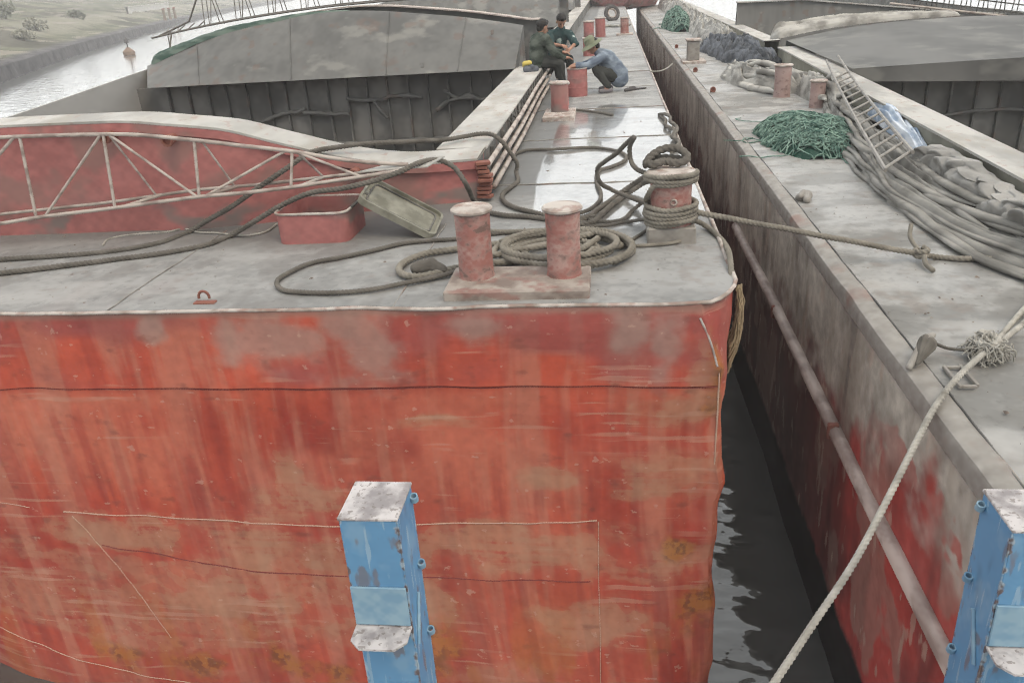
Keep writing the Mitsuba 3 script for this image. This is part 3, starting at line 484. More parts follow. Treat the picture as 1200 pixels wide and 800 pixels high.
bh = bulkhead(B1, -9.2, -1.80, -9.9, 15.9, 17.3, zb1, RIDGE, True, -3.2, 16.55)
for x in (-8.1, -6.2, -4.3, -2.9):
    xr = -9.9+(x+9.2)/7.4*8.24
    obj('weld_seam', tube(wob([(x+(xr-x)*t, 15.89+1.4*t, .44+(float(RIDGE(xr))-.435)*t+.02*math.sin(PI*t)+.004) for t in np.linspace(.01, .99, 30)], .012, 9), .009, 5), 'm_steel', bh, smooth=True)
for x, t in ((-5.9, .35), (-3.6, .12), (-2.3, .6)):
    c = np.array([x, 15.88+1.4*t, .45+1.0*t]); obj('lifting_lug', move(box((-.03, -.012, -.05), (.03, .012, .05), .008), c, rx=-35), 'm_steel', bh)
g = np.random.default_rng(3)
for pts in ([(-8.1, -.62), (-7.4, -.5), (-7.0, -.36), (-6.6, -.24), (-6.2, -.2)], [(-6.25, -.27), (-5.8, -.29), (-5.3, -.31)], [(-5.3, -.02), (-4.8, -.08), (-4.2, -.02), (-3.75, -.06)], [(-3.5, -.35), (-3.2, -.18), (-2.75, -.1), (-2.4, -.2)], [(-3.3, .05), (-2.95, -.14), (-2.6, -.1)], [(-4.75, -.1), (-4.62, -.3), (-4.5, -.42)], [(-7.9, -.9), (-6.6, -.85), (-5, -.92), (-3, -.86), (-2, -.9)]):
    p = spline([(x, 16.42, z) for x, z in pts], .06); p[:, 1:] += (np.stack([fb(p*4, 3, 1), fb(p*5, 3, 2)], -1)-.5)*.11
    obj('bent_stringer', tube(p, .035+.03*(fb(p*7, 2, 4)-.3), 6), 'm_steel', bh, smooth=True)
# forward edge of the second hold, seen over the ridge
def aft_flange(parent, xs_, y, ridge, m):
    zz = ridge(xs_)
    o = obj('cross_coaming', grid(np.stack([np.stack([xs_, xs_*0+y, xs_*0-.1], -1), np.stack([xs_, xs_*0+y, zz], -1), np.stack([xs_, xs_*0+y+.06, zz-.02], -1), np.stack([xs_, xs_*0+y+.06, xs_*0-3.2], -1)], 1)), 'm_steel', parent, smooth=30)
    obj('top_flange', grid(np.stack([np.stack([xs_, xs_*0+y-.2, zz+.03], -1), np.stack([xs_, xs_*0+y+.14, zz+.035], -1), np.stack([xs_, xs_*0+y+.14, zz+.004], -1), np.stack([xs_, xs_*0+y-.2, zz+.004], -1), np.stack([xs_, xs_*0+y-.2, zz+.03], -1)], 1)), m, o)
aft_flange(B1, np.linspace(-9.9, -1.5, 50), 18.6, lambda x: RIDGE(np.clip(x, -9.9, -1.72))+.03, 'm_pipe')
for dy in (12.6, 25.5):
    bulkhead(B1, -9.2, -1.80, -9.9, 15.9+dy, 17.3+dy, zb1, lambda x: RIDGE(x)+.12, False, -3.2, 16.55+dy)
    aft_flange(B1, np.linspace(-9.9, -1.5, 40), 18.7+dy, lambda x: RIDGE(np.clip(x, -9.9, -1.72))+.12, 'm_pipe')

# ------------------------------------------------------------ right barge
B2 = thing('barge', 'grey-decked hopper barge on the right, red paint worn off its tall side', 'barge')
XS = 1.79
zs2 = np.concatenate([[-.36, -.40, -.46], np.arange(-.55, -4.1, -.09)])
ys2 = np.concatenate([np.arange(3.05, 9, .1), np.arange(9, 20, .4), np.linspace(20, 62, 24)])
GY, GZ = np.meshgrid(ys2, zs2, indexing='ij')
GX = XS+np.interp(GZ, [-.46, -.36], [0, .05])+((fb(np.stack([GY*.8, GZ*.9, GZ*0], -1), 3, 5)-.5)*.06+(fb(np.stack([GY*3, GZ*3, GZ*0], -1), 2, 9)-.5)*.015)*np.clip((-.42-GZ)/.3, 0, 1)
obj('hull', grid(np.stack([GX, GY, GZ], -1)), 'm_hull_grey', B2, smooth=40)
obj('bow_plate', grid(np.array([[[XS, 3.05, -4.1], [XS, 3.05, -.36]], [[14.5, 3.05, -4.1], [14.5, 3.05, -.36]]])), 'm_hull_grey', B2)
gy = ys2; n_ = (fb(np.stack([gy*2, gy*0, gy*0], -1), 3, 4)-.5)
obj('gunwale', grid(np.stack([np.stack([gy*0+XS-.012+o+w*.03*n_, gy, gy*0+h+v*.02*n_], -1) for o, h, w, v in ((0, -.49, 0, 0), (-.004, -.475, .5, .5), (-.004, -.40, .6, .6), (.012, -.366, .6, .5), (.05, -.348, .5, .6), (.13, -.336, .6, .6), (.142, -.339, .7, .7), (.147, -.37, .7, 0))], 1)), 'm_gunwale', B2, smooth=28)
obj('gunwale_seam', tube(wob(np.stack([ys2*0+XS+.128, ys2, ys2*0-.336], -1), .02, 3), .007, 5), 'm_hold', B2, smooth=True)
gx, gy = np.meshgrid(np.linspace(XS+.10, 4.3, 26), ys2, indexing='ij')
obj('deck', grid(np.stack([gx, gy, ZR+(fb(np.stack([gx, gy, gx*0], -1)*.9, 3, 12)-.5)*.035], -1)), 'm_deck2', B2, smooth=True)
rr = np.array([[XS-.035, y, -1.45+.015*math.sin(y*.9)] for y in np.arange(3.05, 11.6, .25)])
obj('rubbing_rail', sweep(rr, np.tile(.062+.008*np.cos(np.arange(10)), (len(rr), 1))), 'm_rail', B2, smooth=True)
obj('rail_joint', join(*[box((XS-.105, y, -1.52), (XS-.02, y+.05, -1.38), .01) for y in (5.8, 8.3)]), 'm_rust', B2)
def cx(y): return 3.66+np.clip(np.asarray(y, float)-7.0, -4, 13)*.0275
def coam2(y0, y1, label=None):
    cy = np.linspace(y0, y1, 24); a = np.stack([cx(cy), cy, cy*0], -1)
    sc = obj('side_coaming', join(grid(np.stack([a+[0, 0, ZR-.03], a+[0, 0, .06]], 1)), grid(np.stack([a+[.36, 0, .055], a+[.36, 0, -3.2]], 1))), 'm_steel2', B2)
    obj('top_plate', ribbon(a+[-.03, 0, .08], [.43, 0, 0], .028), 'm_cream', sc)
    return sc
mat('m_steel2', lambda p, n, uv: mix((.15, .145, .115), (.24, .235, .195), smoothstep(.3, .7, fbm(p.x*2, p.y*2, p.z*2, 4))), rough=.6)
sc2 = coam2(4.0, 21.3); coam2(23.2, 62)
obj('hold_floor', box((3.9, 4, -3.25), (13, 62, -3.2)), 'm_hold', B2); obj('far_side_coaming', box((12.75, 4, -3.2), (12.8, 62, .06)), 'm_steel', B2)
RID2 = Pchip([4.0, 4.4, 5.9, 7.3, 8.6, 10, 11.5, 12.8], [.10, .165, .385, .47, .485, .42, .28, .10])
X = np.linspace(4.32, 12.7, 60); z1 = -.10-.045*(X-4.6)*np.clip((X-4.3), 0, 1)*.9; z1 = np.maximum(z1, -.28)
zk = RID2(X)*0+.13+.05*np.sin((X-4.3)/8.4*PI)
mid = [np.stack([X, 15.92+(22-15.92)*t+X*0, zk*(1-t)+RID2(X)*t+.03*(fb(np.stack([X, X*0+t*3, X*0], -1), 3, 5)-.5)], -1) for t in np.linspace(.02, 1, 9)]
bh2 = obj('bulkhead', grid(np.stack([np.stack([X, X*0+16.3, z1-.004], -1), np.stack([X, X*0+15.88, z1-.01], -1), np.stack([X, X*0+15.9, z1*.5+zk*.5], -1), np.stack([X, X*0+15.9, zk], -1)]+mid+[np.stack([X, X*0+22.1, X*0-.2], -1)], 1)), 'm_steel_dark', B2, smooth=30)
obj('back_wall', box((3.9, 16.6, -3.2), (12.8, 16.65, .0)), 'm_wall_hold', bh2)
g = np.random.default_rng(12); x = 4.5
while x < 12.6:
    obj('rib', box((x, 16.5, -3.2), (x+.03, 16.598, -.25)), 'm_steel', bh2); x += .46+g.uniform(-.04, .04)
p = spline([(4.6, 16.45, -.75), (6, 16.45, -.86), (7.2, 16.45, -.82), (8.5, 16.45, -.9), (12.5, 16.45, -.85)], .1); p[:, 2] += (fb(p*2, 3)-.5)*.12
obj('stringer', tube(p, .035, 6), 'm_steel', bh2, smooth=True)
X = np.linspace(4.2, 13.2, 40); zz = np.interp(X, [4.2, 6.3, 10.3, 13.2], [.78, .74, .22, -.12])
bh3 = obj('bulkhead', grid(np.stack([np.stack([X, X*0+29.6, X*0-1.5], -1), np.stack([X, X*0+30, zz-.02], -1), np.stack([X, X*0+30.3, X*0-.5], -1)], 1)), 'm_steel', B2, smooth=30)
obj('top_flange', ribbon(np.stack([X, X*0+29.9, zz+.02], -1), [0, .35, 0], .035), 'm_cream', bh3)
STK = [(8.9+.16*k, .55-.175*.16*k) for k in range(19)]
for k, (x, z) in enumerate(STK):
    obj('stake', bar((x, 27.0, z-.1), (x+(.05, -.06, .1)[k % 3], 27.0, z+.85), .017, 5), 'm_hold', bh3)
for h in (.12, .34, .8): obj('stake_rail', bar((8.7, 27.03, .58+h), (12.0, 27.03, .01+h), .02, 5), 'm_hold', bh3)
obj('stake_foot', bar((8.2, 27.0, .62), (12.1, 27.0, -.02), .04, 6), 'm_pipe', bh3)
# ------------------------------------------------------------ things on the left barge
def bollard(x, y, z, r, h, parent, m='m_bollard', capm='m_dusty'):
    po = obj('post', lathe([(0, 0), (r*1.04, 0), (r, .02), (r*.97, h*.5), (r, h-.05), (r, h-.035), (0, h-.035)], (x, y, z), 32), m, parent, smooth=40)
    obj('cap', lathe([(0, h-.034), (r*1.04, h-.034), (r*1.17, h-.022), (r*1.18, h-.008), (r*1.08, h+.004), (r*.5, h+.010), (0, h+.011)], (x, y, z), 32), capm, po, smooth=40)
bb = thing('bollard', 'pair of pale-capped pinkish red mooring bollards on one base at the bow edge', 'bollard')
obj('base', box((-1.165, 5.10, -.015), (-.16, 5.62, .066), .012), 'm_base', bb)
bollard(-.975, 5.43, .066, .125, .50, bb); bollard(-.345, 5.43, .066, .120, .49, bb)
# red deck hatch, lid hanging open
ht = thing('deck_hatch', 'open red hatch box on the bow deck with its grey-green lid tipped off sideways', 'hatch')
def rrect(x0, x1, y0, y1, r, n=6):
    a = np.linspace(0, PI/2, n); c = []
    for cxx, cyy, s in ((x1-r, y1-r, 0), (x0+r, y1-r, 1), (x0+r, y0+r, 2), (x1-r, y0+r, 3)):
        c += [(cxx+r*math.cos(t+s*PI/2), cyy+r*math.sin(t+s*PI/2)) for t in a]
    return np.array(c+c[:1])
R0 = rrect(-2.90, -2.26, 6.50, 7.12, .10); Ri = rrect(-2.885, -2.275, 6.515, 7.105, .09)
z_ = lambda P, z: np.concatenate([P, np.full((len(P), 1), z)], 1)
obj('box', grid(np.stack([z_(R0, -.02), z_(R0, .265), z_(Ri, .268), z_(Ri, .03)], 1)), 'm_red', ht, smooth=40)
obj('rim', tube(z_(rrect(-2.905, -2.255, 6.495, 7.125, .10), .268), .012, 8), 'm_dusty', ht, smooth=True)
obj('inner_floor', trimesh.Trimesh(np.vstack([z_(Ri, .035), [[-2.6, 6.8, .035]]]), [[k, (k+1) % len(Ri), len(Ri)] for k in range(len(Ri))], process=False), 'm_hold', ht)
mat('m_lid', lambda p, n, uv: mix((.13, .125, .095), (.235, .23, .19), smoothstep(.3, .7, fbm(p.x*7, p.y*7, p.z*7, 4))), rough=.6)
Lo = rrect(-.36, .36, -.25, .25, .07); L1 = rrect(-.34, .34, -.23, .23, .06); L2 = rrect(-.30, .30, -.19, .19, .05)
lid = join(grid(np.stack([z_(Lo, -.03), z_(Lo, .03), z_(L1, .03), z_(L1, .0)], 1)), trimesh.Trimesh(np.vstack([z_(L1, .0), [[0, 0, .0]]]), [[k, (k+1) % len(L1), len(L1)] for k in range(len(L1))], process=False), trimesh.Trimesh(np.vstack([z_(Lo, -.03), [[0, 0, -.03]]]), [[k, (k+1) % len(Lo), len(Lo)] for k in range(len(Lo))], process=False))
rim = tube(z_(L2, .006), .008, 6)
ax = np.array([.60, .05, -.37]); ax /= np.linalg.norm(ax); nv = np.array([.53, -.10, .85]); nv -= ax*np.dot(nv, ax); nv /= np.linalg.norm(nv)
ML = np.eye(4); ML[:3, 0], ML[:3, 1], ML[:3, 2] = ax, np.cross(nv, ax), nv; ML[:3, 3] = (-1.84, 6.80, .215)
lid.apply_transform(ML); rim.apply_transform(ML)
ld = obj('lid', lid, 'm_lid', ht, smooth=30); obj('gasket', rim, 'm_hold', ld, smooth=True)
obj('hinge', join(*[tube([(-2.27, 6.66+.14*k, .26), (-2.2, 6.68+.14*k, .31), (-2.10, 6.70+.12*k, .38)], .014, 6) for k in range(2)]), 'm_hold', ht, smooth=True)
# padeye
pe = thing('padeye', 'small rusty ring eye welded at the bow deck edge', 'ring')
a = np.linspace(-.2, PI+.2, 14); obj('ring', tube([(-2.92+.04*math.cos(t), 5.14, .045+.045*math.sin(t)) for t in a], .010, 8), 'm_rust', pe, smooth=True); obj('foot', box((-3.0, 5.11, -.01), (-2.84, 5.17, .012), .004), 'm_rust', pe)
# pipe truss in front of the red coaming
tr = thing('pipe_truss', 'long light triangular pipe truss lying in front of the arched red coaming', 'truss')
TX = Pchip([-8.6, -7.4, -6.4, -5.44, -4.38, -3.58, -2.77, -2.33, -1.81], [.55, .78, .92, .975, .96, .87, .73, .62, .545])
FB = lambda x: np.interp(x, [-8.6, -5.67, -5.27, -4.53, -3.67, -2.81, -1.72], [.08, .2, .25, .31, .39, .43, .52])
RB = lambda x: np.interp(x, [-8.6, -5.85, -4.68, -3.79, -2.9, -2.25, -1.8], [.1, .23, .31, .40, .44, .47, .53])
ttx = np.linspace(-8.6, -1.80, 40)
tp = lambda x: np.array([x, 6.80+.25*max(0, (x+3.2)/1.4), float(TX(x))]); fp = lambda x: np.array([x, 6.75+.22*max(0, (x+3.2)/1.4), float(FB(x))]); rp = lambda x: np.array([x, 6.98+.2*max(0, (x+3.2)/1.4), float(RB(x))])
obj('chord', tube([tp(x) for x in ttx], .0175, 10), 'm_pipe', tr, smooth=True); obj('chord', tube([fp(x) for x in ttx], .0175, 10), 'm_pipe', tr, smooth=True); obj('chord', tube([rp(x) for x in ttx], .015, 10), 'm_pipe', tr, smooth=True)
for x in (-7.5, -6.4, -5.25, -4.45, -3.62, -2.78): obj('strut', bar(tp(x), fp(x-.04), .014), 'm_pipe', tr, smooth=40)
for a_, b_ in ((-7.45, -6.45), (-5.30, -6.35)): obj('brace', bar(tp(a_), fp(b_), .015), 'm_pipe', tr, smooth=40)
for a_, b_ in ((-4.47, -5.2), (-4.40, -3.68), (-2.83, -3.60), (-2.75, -2.2)): obj('brace', bar(tp(a_), fp(b_), .0125), 'm_pipe', tr, smooth=40)
for a_, b_ in ((-4.40, -4.15), (-3.58, -3.4), (-2.74, -2.6)): obj('cross_tie', bar(fp(a_), rp(b_), .016), 'm_pipe', tr, smooth=40)
for a_, b_ in ((-3.55, -3.42), (-2.74, -2.6), (-4.4, -4.2)): obj('rear_brace', bar(tp(a_), rp(b_), .010), 'm_pipe', tr, smooth=40)
obj('tip_plate', trimesh.convex.convex_hull(np.array([[-2.25, 6.98, .50], [-1.62, 7.0, .52], [-1.50, 7.22, .56], [-1.72, 7.25, .57], [-2.25, 6.98, .51], [-1.62, 7.0, .53], [-1.50, 7.22, .57], [-1.72, 7.25, .58]])), 'm_cream', tr)
# second truss behind the grey bulkhead with its bundles of upright bars
t2 = thing('pipe_truss', 'distant dark truss with bundles of upright bars above the grey bulkhead', 'truss')
C2 = Pchip([-10.6, -9.15, -7.58, -5.97, -4.0], [1.22, 1.42, 1.57, 1.665, 1.70])
tx2 = np.linspace(-10.6, -4.0, 30)
for yy, dz in ((19.0, 0), (19.35, .02)): obj('chord', tube([(x, yy, float(C2(x))+dz) for x in tx2], .022, 6), 'm_lattice', t2, smooth=True)
obj('chord', tube([(x, 19.17, float(C2(x))+np.interp(x, [-10.6, -9.7, -9.2, -4], [.0, .16, .9, .95])) for x in tx2], .02, 6), 'm_lattice', t2, smooth=True)
for k, x in enumerate((-9.15, -8.37, -7.58, -6.8, -6.0, -5.2)):
    for j, (dx, dy, ex_) in enumerate(((-.10, 0, .0), (.02, 0, -.02), (.12, .35, -.08), (.22, .35, -.12), (.05, .0, .12))):
        obj('upright', bar((x+dx, 19+dy, float(C2(x))), (x+dx+ex_, 19.17, float(C2(x))+.92), .011, 5), 'm_lattice', t2)
for x in (-10.2, -9.95, -9.7, -9.45): obj('lacing', bar((x, 19, float(C2(x))), (x+.14, 19.17, float(C2(x+.14))+.12), .013, 5), 'm_lattice', t2)
obj('prop', join(bar((-10.1, 19.0, 1.28), (-10.2, 18.7, .6), .02, 5), bar((-10.3, 19.2, 1.25), (-10.35, 19.2, -.0), .012, 5)), 'm_lattice', t2)
# green cover rolled along the ridge
def heap(path, half, high, seed, folds=5.0, amp=.5, nv=40, step=.04, floor=None, lean=0.0, rough=.5, sf=.9):
    """cloth heaped along a path: cross-section u in [-1, 1]; folds run along the path, creases (rough) cut across them"""
    c = spline(path, step); n = len(c); s = np.concatenate([[0], np.cumsum(np.linalg.norm(np.diff(c, axis=0), axis=1))]); t = np.gradient(c, axis=0); t[:, 2] = 0; t /= np.linalg.norm(t, axis=1, keepdims=True); nr = np.stack([-t[:, 1], t[:, 0], 0*t[:, 0]], 1)
    u = np.linspace(-1, 1, nv); S, U = np.meshgrid(s, u, indexing='ij')
    H = np.interp(S/s[-1], *high); W = np.interp(S/s[-1], *half)
    warp = (fb(np.stack([S*sf, U*1.1, S*0+seed], -1), 3, seed)-.5)*2.6
    def roll(x): x = 2*np.abs(x-np.floor(x)-.5); return 1-(1-x)**2.6
    fold = roll(U*folds*.5+warp*.8)*.72+.28*roll(U*folds*1.25+warp*1.7+.3)
    q1 = np.stack([S*2.3+warp*.5, U*W*5.5, S*0+seed], -1); q2 = q1*2.3+7
    pil = lambda q, sd: np.minimum(np.abs(2*fb(q, 2, sd)-1)*3.2, 1)**.6
    cr = pil(q1, seed+3); cr2 = pil(q2, seed+9)
    crease = np.clip(.68*cr+.32*cr2, 0, 1)
    prof = np.clip(1-np.abs(U)**2.6, 0, 1)**.6
    k = np.minimum(1, np.minimum(S, s[-1]-S)/.18)**.6
    hz = H*prof*k*((1-amp)+amp*(fold*(1-rough)+crease*rough))*(.7+.6*fb(np.stack([S*1.1, U, S*0+seed], -1), 2, seed+7))
    wv = 1+.5*(fb(np.stack([S*1.6, U*.3, S*0+seed+5.0], -1), 3, seed+2)-.5)
    V = c[:, None]+nr[:, None]*(U*W*wv*np.maximum(k, .15))[..., None]; V[..., 2] += hz+lean*U*H
    V[:, 0, 2] = np.minimum(V[:, 0, 2], c[:, 2]-.01); V[:, -1, 2] = np.minimum(V[:, -1, 2], c[:, 2]-.01)
    return grid(V)
gt = obj('tarpaulin', heap([(x, 17.38, float(RIDGE(x))-.03) for x in np.linspace(-9.85, -5.2, 12)], ([0, .3, 1], [.22, .15, .06]), ([0, .25, .6, 1], [.26, .15, .11, .05]), 3, 3, .5, 20, .06), 'm_tarp_green', None, smooth=60)
tag(gt, 'dark green cover rolled along the ridge of the grey arched bulkhead', 'tarpaulin')

# wound bollard
wb = thing('bollard', 'stout red bollard near the bow corner wound with many turns of rope', 'bollard')
wx, wy = .46, 6.42
obj('base', box((wx-.19, wy-.17, -.015), (wx+.19, wy+.19, .13), .012), 'm_gunwale', wb); bollard(wx, wy, .13, .165, .42, wb)
obj('eye', move(trimesh.creation.torus(.022, .008, 14, 8), (wx+.01, wy-.168, .335), rx=90), 'm_dusty', wb, smooth=True)
def coil(cx_, cy_, rx, ry, z0, z1, turns, a0=0, wobv=.02, seed=1, grow=0.0, n=26):
    a = np.linspace(a0, a0+turns*2*PI, int(turns*n)); g = np.random.default_rng(seed); t = np.linspace(0, 1, len(a))
    w = np.interp(np.arange(len(a)), np.arange(0, len(a)+6, 6), g.normal(size=len(a)//6+2)[:len(np.arange(0, len(a)+6, 6))])
    k = 1+grow*t+wobv*w
    return np.stack([cx_+rx*k*np.cos(a), cy_+ry*k*np.sin(a), z0+(z1-z0)*t+.012*np.abs(w)], -1)
RG = 'mooring ropes around the bow bollards'
def ropething(name, p, r, m, label, cat='rope', **k):
    o = obj(name, rope(p, r, **k), m, None, smooth=60); tag(o, label, cat); return o
ropething('mooring_rope', np.vstack([coil(wx, wy, .195, .195, .12, .30, 5.3, 1.0, .05, 2), [(wx-.19, wy-.06, .36), (wx-.16, wy-.13, .44)], coil(wx, wy, .195, .195, .46, .53, 2.4, 4.0, .02, 5)]), .021, 'm_rope_grey', 'grey rope wound in turns around the red bollard by the bow corner')
ropething('mooring_rope', np.array([(wx-.20, wy+.02, .585), (wx-.16, wy+.09, .64), (wx-.06, wy+.13, .69), (wx+.06, wy+.13, .69), (wx+.13, wy+.07, .63), (wx+.06, wy+.02, .60), (wx-.05, wy+.05, .61), (wx-.14, wy+.0, .60), (wx-.19, wy+.10, .60), (wx-.06, wy+.18, .61), (wx+.10, wy+.15, .60)]), .032, 'm_rope_dark', 'short knot of thick rope lying on top of the wound bollard')
NM = {'over_upper': (.024, 'm_rope_dark', 'dark rope passing over the red coaming end, the upper of the two there'), 'over_lower': (.024, 'm_rope_dark', 'dark rope looping over the truss tip, the lower of the two there'),
 'deck_loop': (.019, 'm_rope_dark', 'thin dark rope laid in the widest loop on the bow deck'), 'thick_loop': (.027, 'm_rope_grey', 'thick rope bent back in a tight loop left of the twin bollards'),
 'wet_line': (.020, 'm_rope_dark', 'dark rope running across the wet walkway and doubling back'), 'stiff_loop': (.020, 'm_rope_dark', 'stiff dark rope standing up in a loop beside the wound bollard'),
 'rise_a': (.026, 'm_rope_dark', 'thick dark rope rising from the deck to the top of the wound bollard, upper strand'), 'rise_b': (.026, 'm_rope_dark', 'thick dark rope rising from the deck to the wound bollard, lower strand'),
 'flat_a': (.018, 'm_rope_dark', 'slack dark rope curving up from behind the right twin bollard'), 'flat_b': (.016, 'm_rope_dark', 'thin straight rope from the twin bollards to the wound bollard'),
 'flat_c': (.015, 'm_rope_dark', 'thin rope slanting to the foot of the wound bollard'), 'flat_d': (.015, 'm_rope_grey', 'thin rope passing low round the front of the wound bollard'),
 'cross': (.024, 'm_rope_grey', 'grey mooring rope stretched from the wound bollard across the gap to the right barge'), 'cross_tail': (.022, 'm_rope_grey', 'rope end hanging over the bow corner'),
 'thick_line': (.019, 'm_rope_pale', 'thick pale rope running from the right deck down towards the viewer'), 'thick_line_b': (.018, 'm_rope_pale', 'second pale strand beside the thick rope at the right edge'),
 'gap_line': (.014, 'm_rope_pale', 'short white line across the gap between the barges'), 'white_cable': (.009, 'm_rope_pale', 'thin white cable straggling on the deck at the foot of the red coaming'),
 'deck_bits': (.022, 'm_rope_dark', 'short dark rope piece lying on the walkway near the red bollard')}
for k, (r, m, lab) in NM.items(): ropething('mooring_rope' if 'cable' not in k else 'cable', ROPE[k], r, m, lab, 'cable' if 'cable' in k else 'rope')
ropething('rope_coil', np.vstack([coil(-.42, 6.02, .22, .17, .03, .035, 1, 0, .05, 4, .3), coil(-.42, 6.02, .32, .27, .03, .05, 1, 0, .05, 5, .25), coil(-.38, 6.0, .44, .36, .03, .06, 1.5, .3, .05, 6, .2), coil(-.40, 6.03, .42, .33, .085, .10, 1.6, 1, .06, 7, .12), coil(-.36, 6.0, .52, .42, .035, .09, 1.3, 1, .05, 8, .05)]), .026, 'm_rope_grey', 'coil of thick grey rope on the deck behind the twin bollards', 'rope')
ropething('mooring_rope', np.array([(-1.25, 6.75, .03), (-.95, 6.62, .03), (-.55, 6.55, .05), (-.1, 6.5, .04), (.1, 6.3, .03), (.15, 6.0, .03), (.0, 5.75, .03)]), .022, 'm_rope_grey', 'grey rope lying along the back of the rope coil')
kn = obj('rope_knot', body([[((-1.47, 5.66, .05), .05), ((-1.36, 5.68, .06), .06)], [((-1.36, 5.68, .06), .055), ((-1.27, 5.64, .04), .04)]], .015, 4), 'm_rope_dark', None, smooth=True); tag(kn, 'dark lump of knotted rag inside the tight rope loop', 'knot')
# frayed fender rope hanging at the bow corner
def strands(n, fn, r, sides=4):
    return join(*[tube(fn(k), r, sides) for k in range(n)])
g = np.random.default_rng(21)
def fr_(k):
    a = g.uniform(-.06, .06); b = g.uniform(-.09, .09); L = g.uniform(.4, .62); t = np.linspace(0, 1, 9)
    return np.stack([.85+.02*np.sin(t*PI)*g.uniform(.5, 2.2)+a*.25*(1-t)-.05*t**2, 5.32+a*.5+b*t, -.02-L*t], -1)+g.normal(size=(9, 3))*.006
fd = obj('frayed_rope', strands(150, fr_, .004), 'm_rope_fray', None); tag(fd, 'frayed straw-coloured rope end hanging down the bow corner', 'rope')
mat('m_rope_fray', lambda p, n, uv: mix((.12, .085, .05), (.38, .30, .19), fbm(p.x*30, p.y*30, p.z*8, 3)), rough=.9)
# frayed ropes at the walkway edge
for k, (y, lab) in enumerate(((10.9, 'tangled rope fender at the outer edge of the wet walkway'),)):
    pts = np.array([(.70, y-1.2, .02), (.77, y-.8, .04), (.74, y-.4, .05), (.80, y, .05), (.76, y+.5, .04), (.80, y+1.0, .04), (.74, y+1.5, .02), (.79, y+1.0, .08), (.75, y+.5, .08), (.81, y+.1, .08), (.78, y-.4, .08), (.85, y-.7, -.03), (.87, y-.75, -.2)])
    ropething('rope_fender', pts, .024, 'm_rope_dark', lab, wob=.05, seed=3, step=.03)
# mid bollards, drum, boxes
b2 = thing('bollard', 'red post bollard with pale cap, nearest one in front of the crouching men', 'bollard')
obj('base', box((-1.04, 12.40, -.015), (-.56, 13.25, .06), .01), 'm_dusty', b2); bollard(-.80, 12.95, .06, .135, .44, b2, 'm_red')
dm = thing('drum', 'open red steel drum the man in the hat leans on', 'drum')
dp = [(.0, .02), (.17, .0), (.175, .01), (.175, .14), (.182, .15), (.175, .16), (.175, .3), (.182, .31), (.175, .32), (.175, .46), (.182, .47), (.165, .47), (.165, .06), (0, .06)]
obj('shell', lathe(dp, (-.60, 15.05, 0), 28), 'm_red', dm, smooth=30); obj('rim', lathe([(.165, .465), (.186, .465), (.188, .48), (.165, .48)], (-.60, 15.05, 0), 28), 'm_dusty', dm, smooth=30)
def simple_boll(x, y, z, r, h, label, m='m_red', base=None, cat='bollard'):
    t = thing('bollard', label, cat)
    if base: obj('base', box((x-base, y-base, z-.015), (x+base, y+base, z+.05), .008), 'm_dusty', t)
    bollard(x, y, z+(.05 if base else 0), r, h, t, m)
simple_boll(-.85, 14.0, 0, .14, .36, 'low red bollard between the red drum and the coaming', base=None)
simple_boll(-.58, 22.6, 0, .15, .45, 'red bollard behind the men, nearer of the two side by side'); simple_boll(-.72, 28.5, 0, .17, .55, 'red bollard farther up the walkway, behind the nearer red one')
simple_boll(-.35, 29.2, 0, .17, .6, 'red bollard at the right of the far pair on the walkway')
simple_boll(.46, 29.5, 0, .14, .5, 'grey-red bollard by the outer edge of the far walkway', 'm_bollard', .28)
ty = thing('tyre', 'old tyre leaning at the far end of the walkway', 'tyre')
m = trimesh.creation.torus(.28, .085, 28, 12); obj('tread', move(m, (.05, 38.5, .30), rx=72, rz=20), 'm_dark', ty, smooth=True); obj('rim', move(trimesh.creation.annulus(.16, .2, .1, sections=24), (.05, 38.5, .30), rx=72, rz=20), 'm_pipe', ty)
ropething('hose', [(-.5, 33.5, .05), (-.1, 34.0, .05), (.3, 33.6, .05), (.75, 34.2, .05)], .05, 'm_rope_pale', 'white hose laid across the far walkway', 'hose')
st = thing('vent_pipe', 'thin grey vent pipe standing by the coaming behind the men', 'pipe')
obj('pipe', tube([(-1.05, 18.2, 0), (-1.05, 18.2, .75)], .06, 10), 'm_dark', st, smooth=40); obj('cowl', tube([(-1.05, 18.2, .70), (-1.05, 18.15, .82), (-1.05, 18.0, .84)], .08, 10), 'm_pipe', st, smooth=40)
sk = obj('broken_oar', body([[((.30, 15.3, .03), .02), ((.62, 15.5, .02), .014)], [((.25, 15.25, .03), .03), ((.40, 15.4, .03), .05)]], .02, 3), 'm_dark', None, smooth=True); tag(sk, 'dark flat stick lying behind the man in the hat', 'stick')
rv = thing('tug', 'dark red bow of another vessel across the far end of the walkway', 'boat')
obj('hull', trimesh.convex.convex_hull(np.array([(-1.2, 56, .35), (1.2, 52, .45), (1.05, 53, -.05), (.3, 54, -.3), (-1.2, 57, -.1), (3, 60, -.3), (3.4, 59, .5), (-1.2, 64, -.3), (3, 64, -.3), (3.4, 64, 1.6), (-1.4, 64, 1.6), (1.4, 51.5, 1.5), (-1.4, 55.5, 1.5)])), 'm_red', rv)
obj('bulwark', tube([(-1.4, 55.5, 1.52), (1.4, 51.5, 1.52), (3.4, 59, 1.55), (3.4, 64, 1.6)], .09, 8), 'm_dark', rv, smooth=True)
lt = thing('bundle', 'small bundle with a yellow cloth on the coaming end by the seated man', 'bundle')
obj('bag', body([[((-1.52, 15.3, .47), .07), ((-1.36, 15.35, .46), .06)], [((-1.5, 15.4, .5), .06), ((-1.42, 15.3, .5), .05)]], .02, 4), 'm_bag_dark', lt, smooth=True)
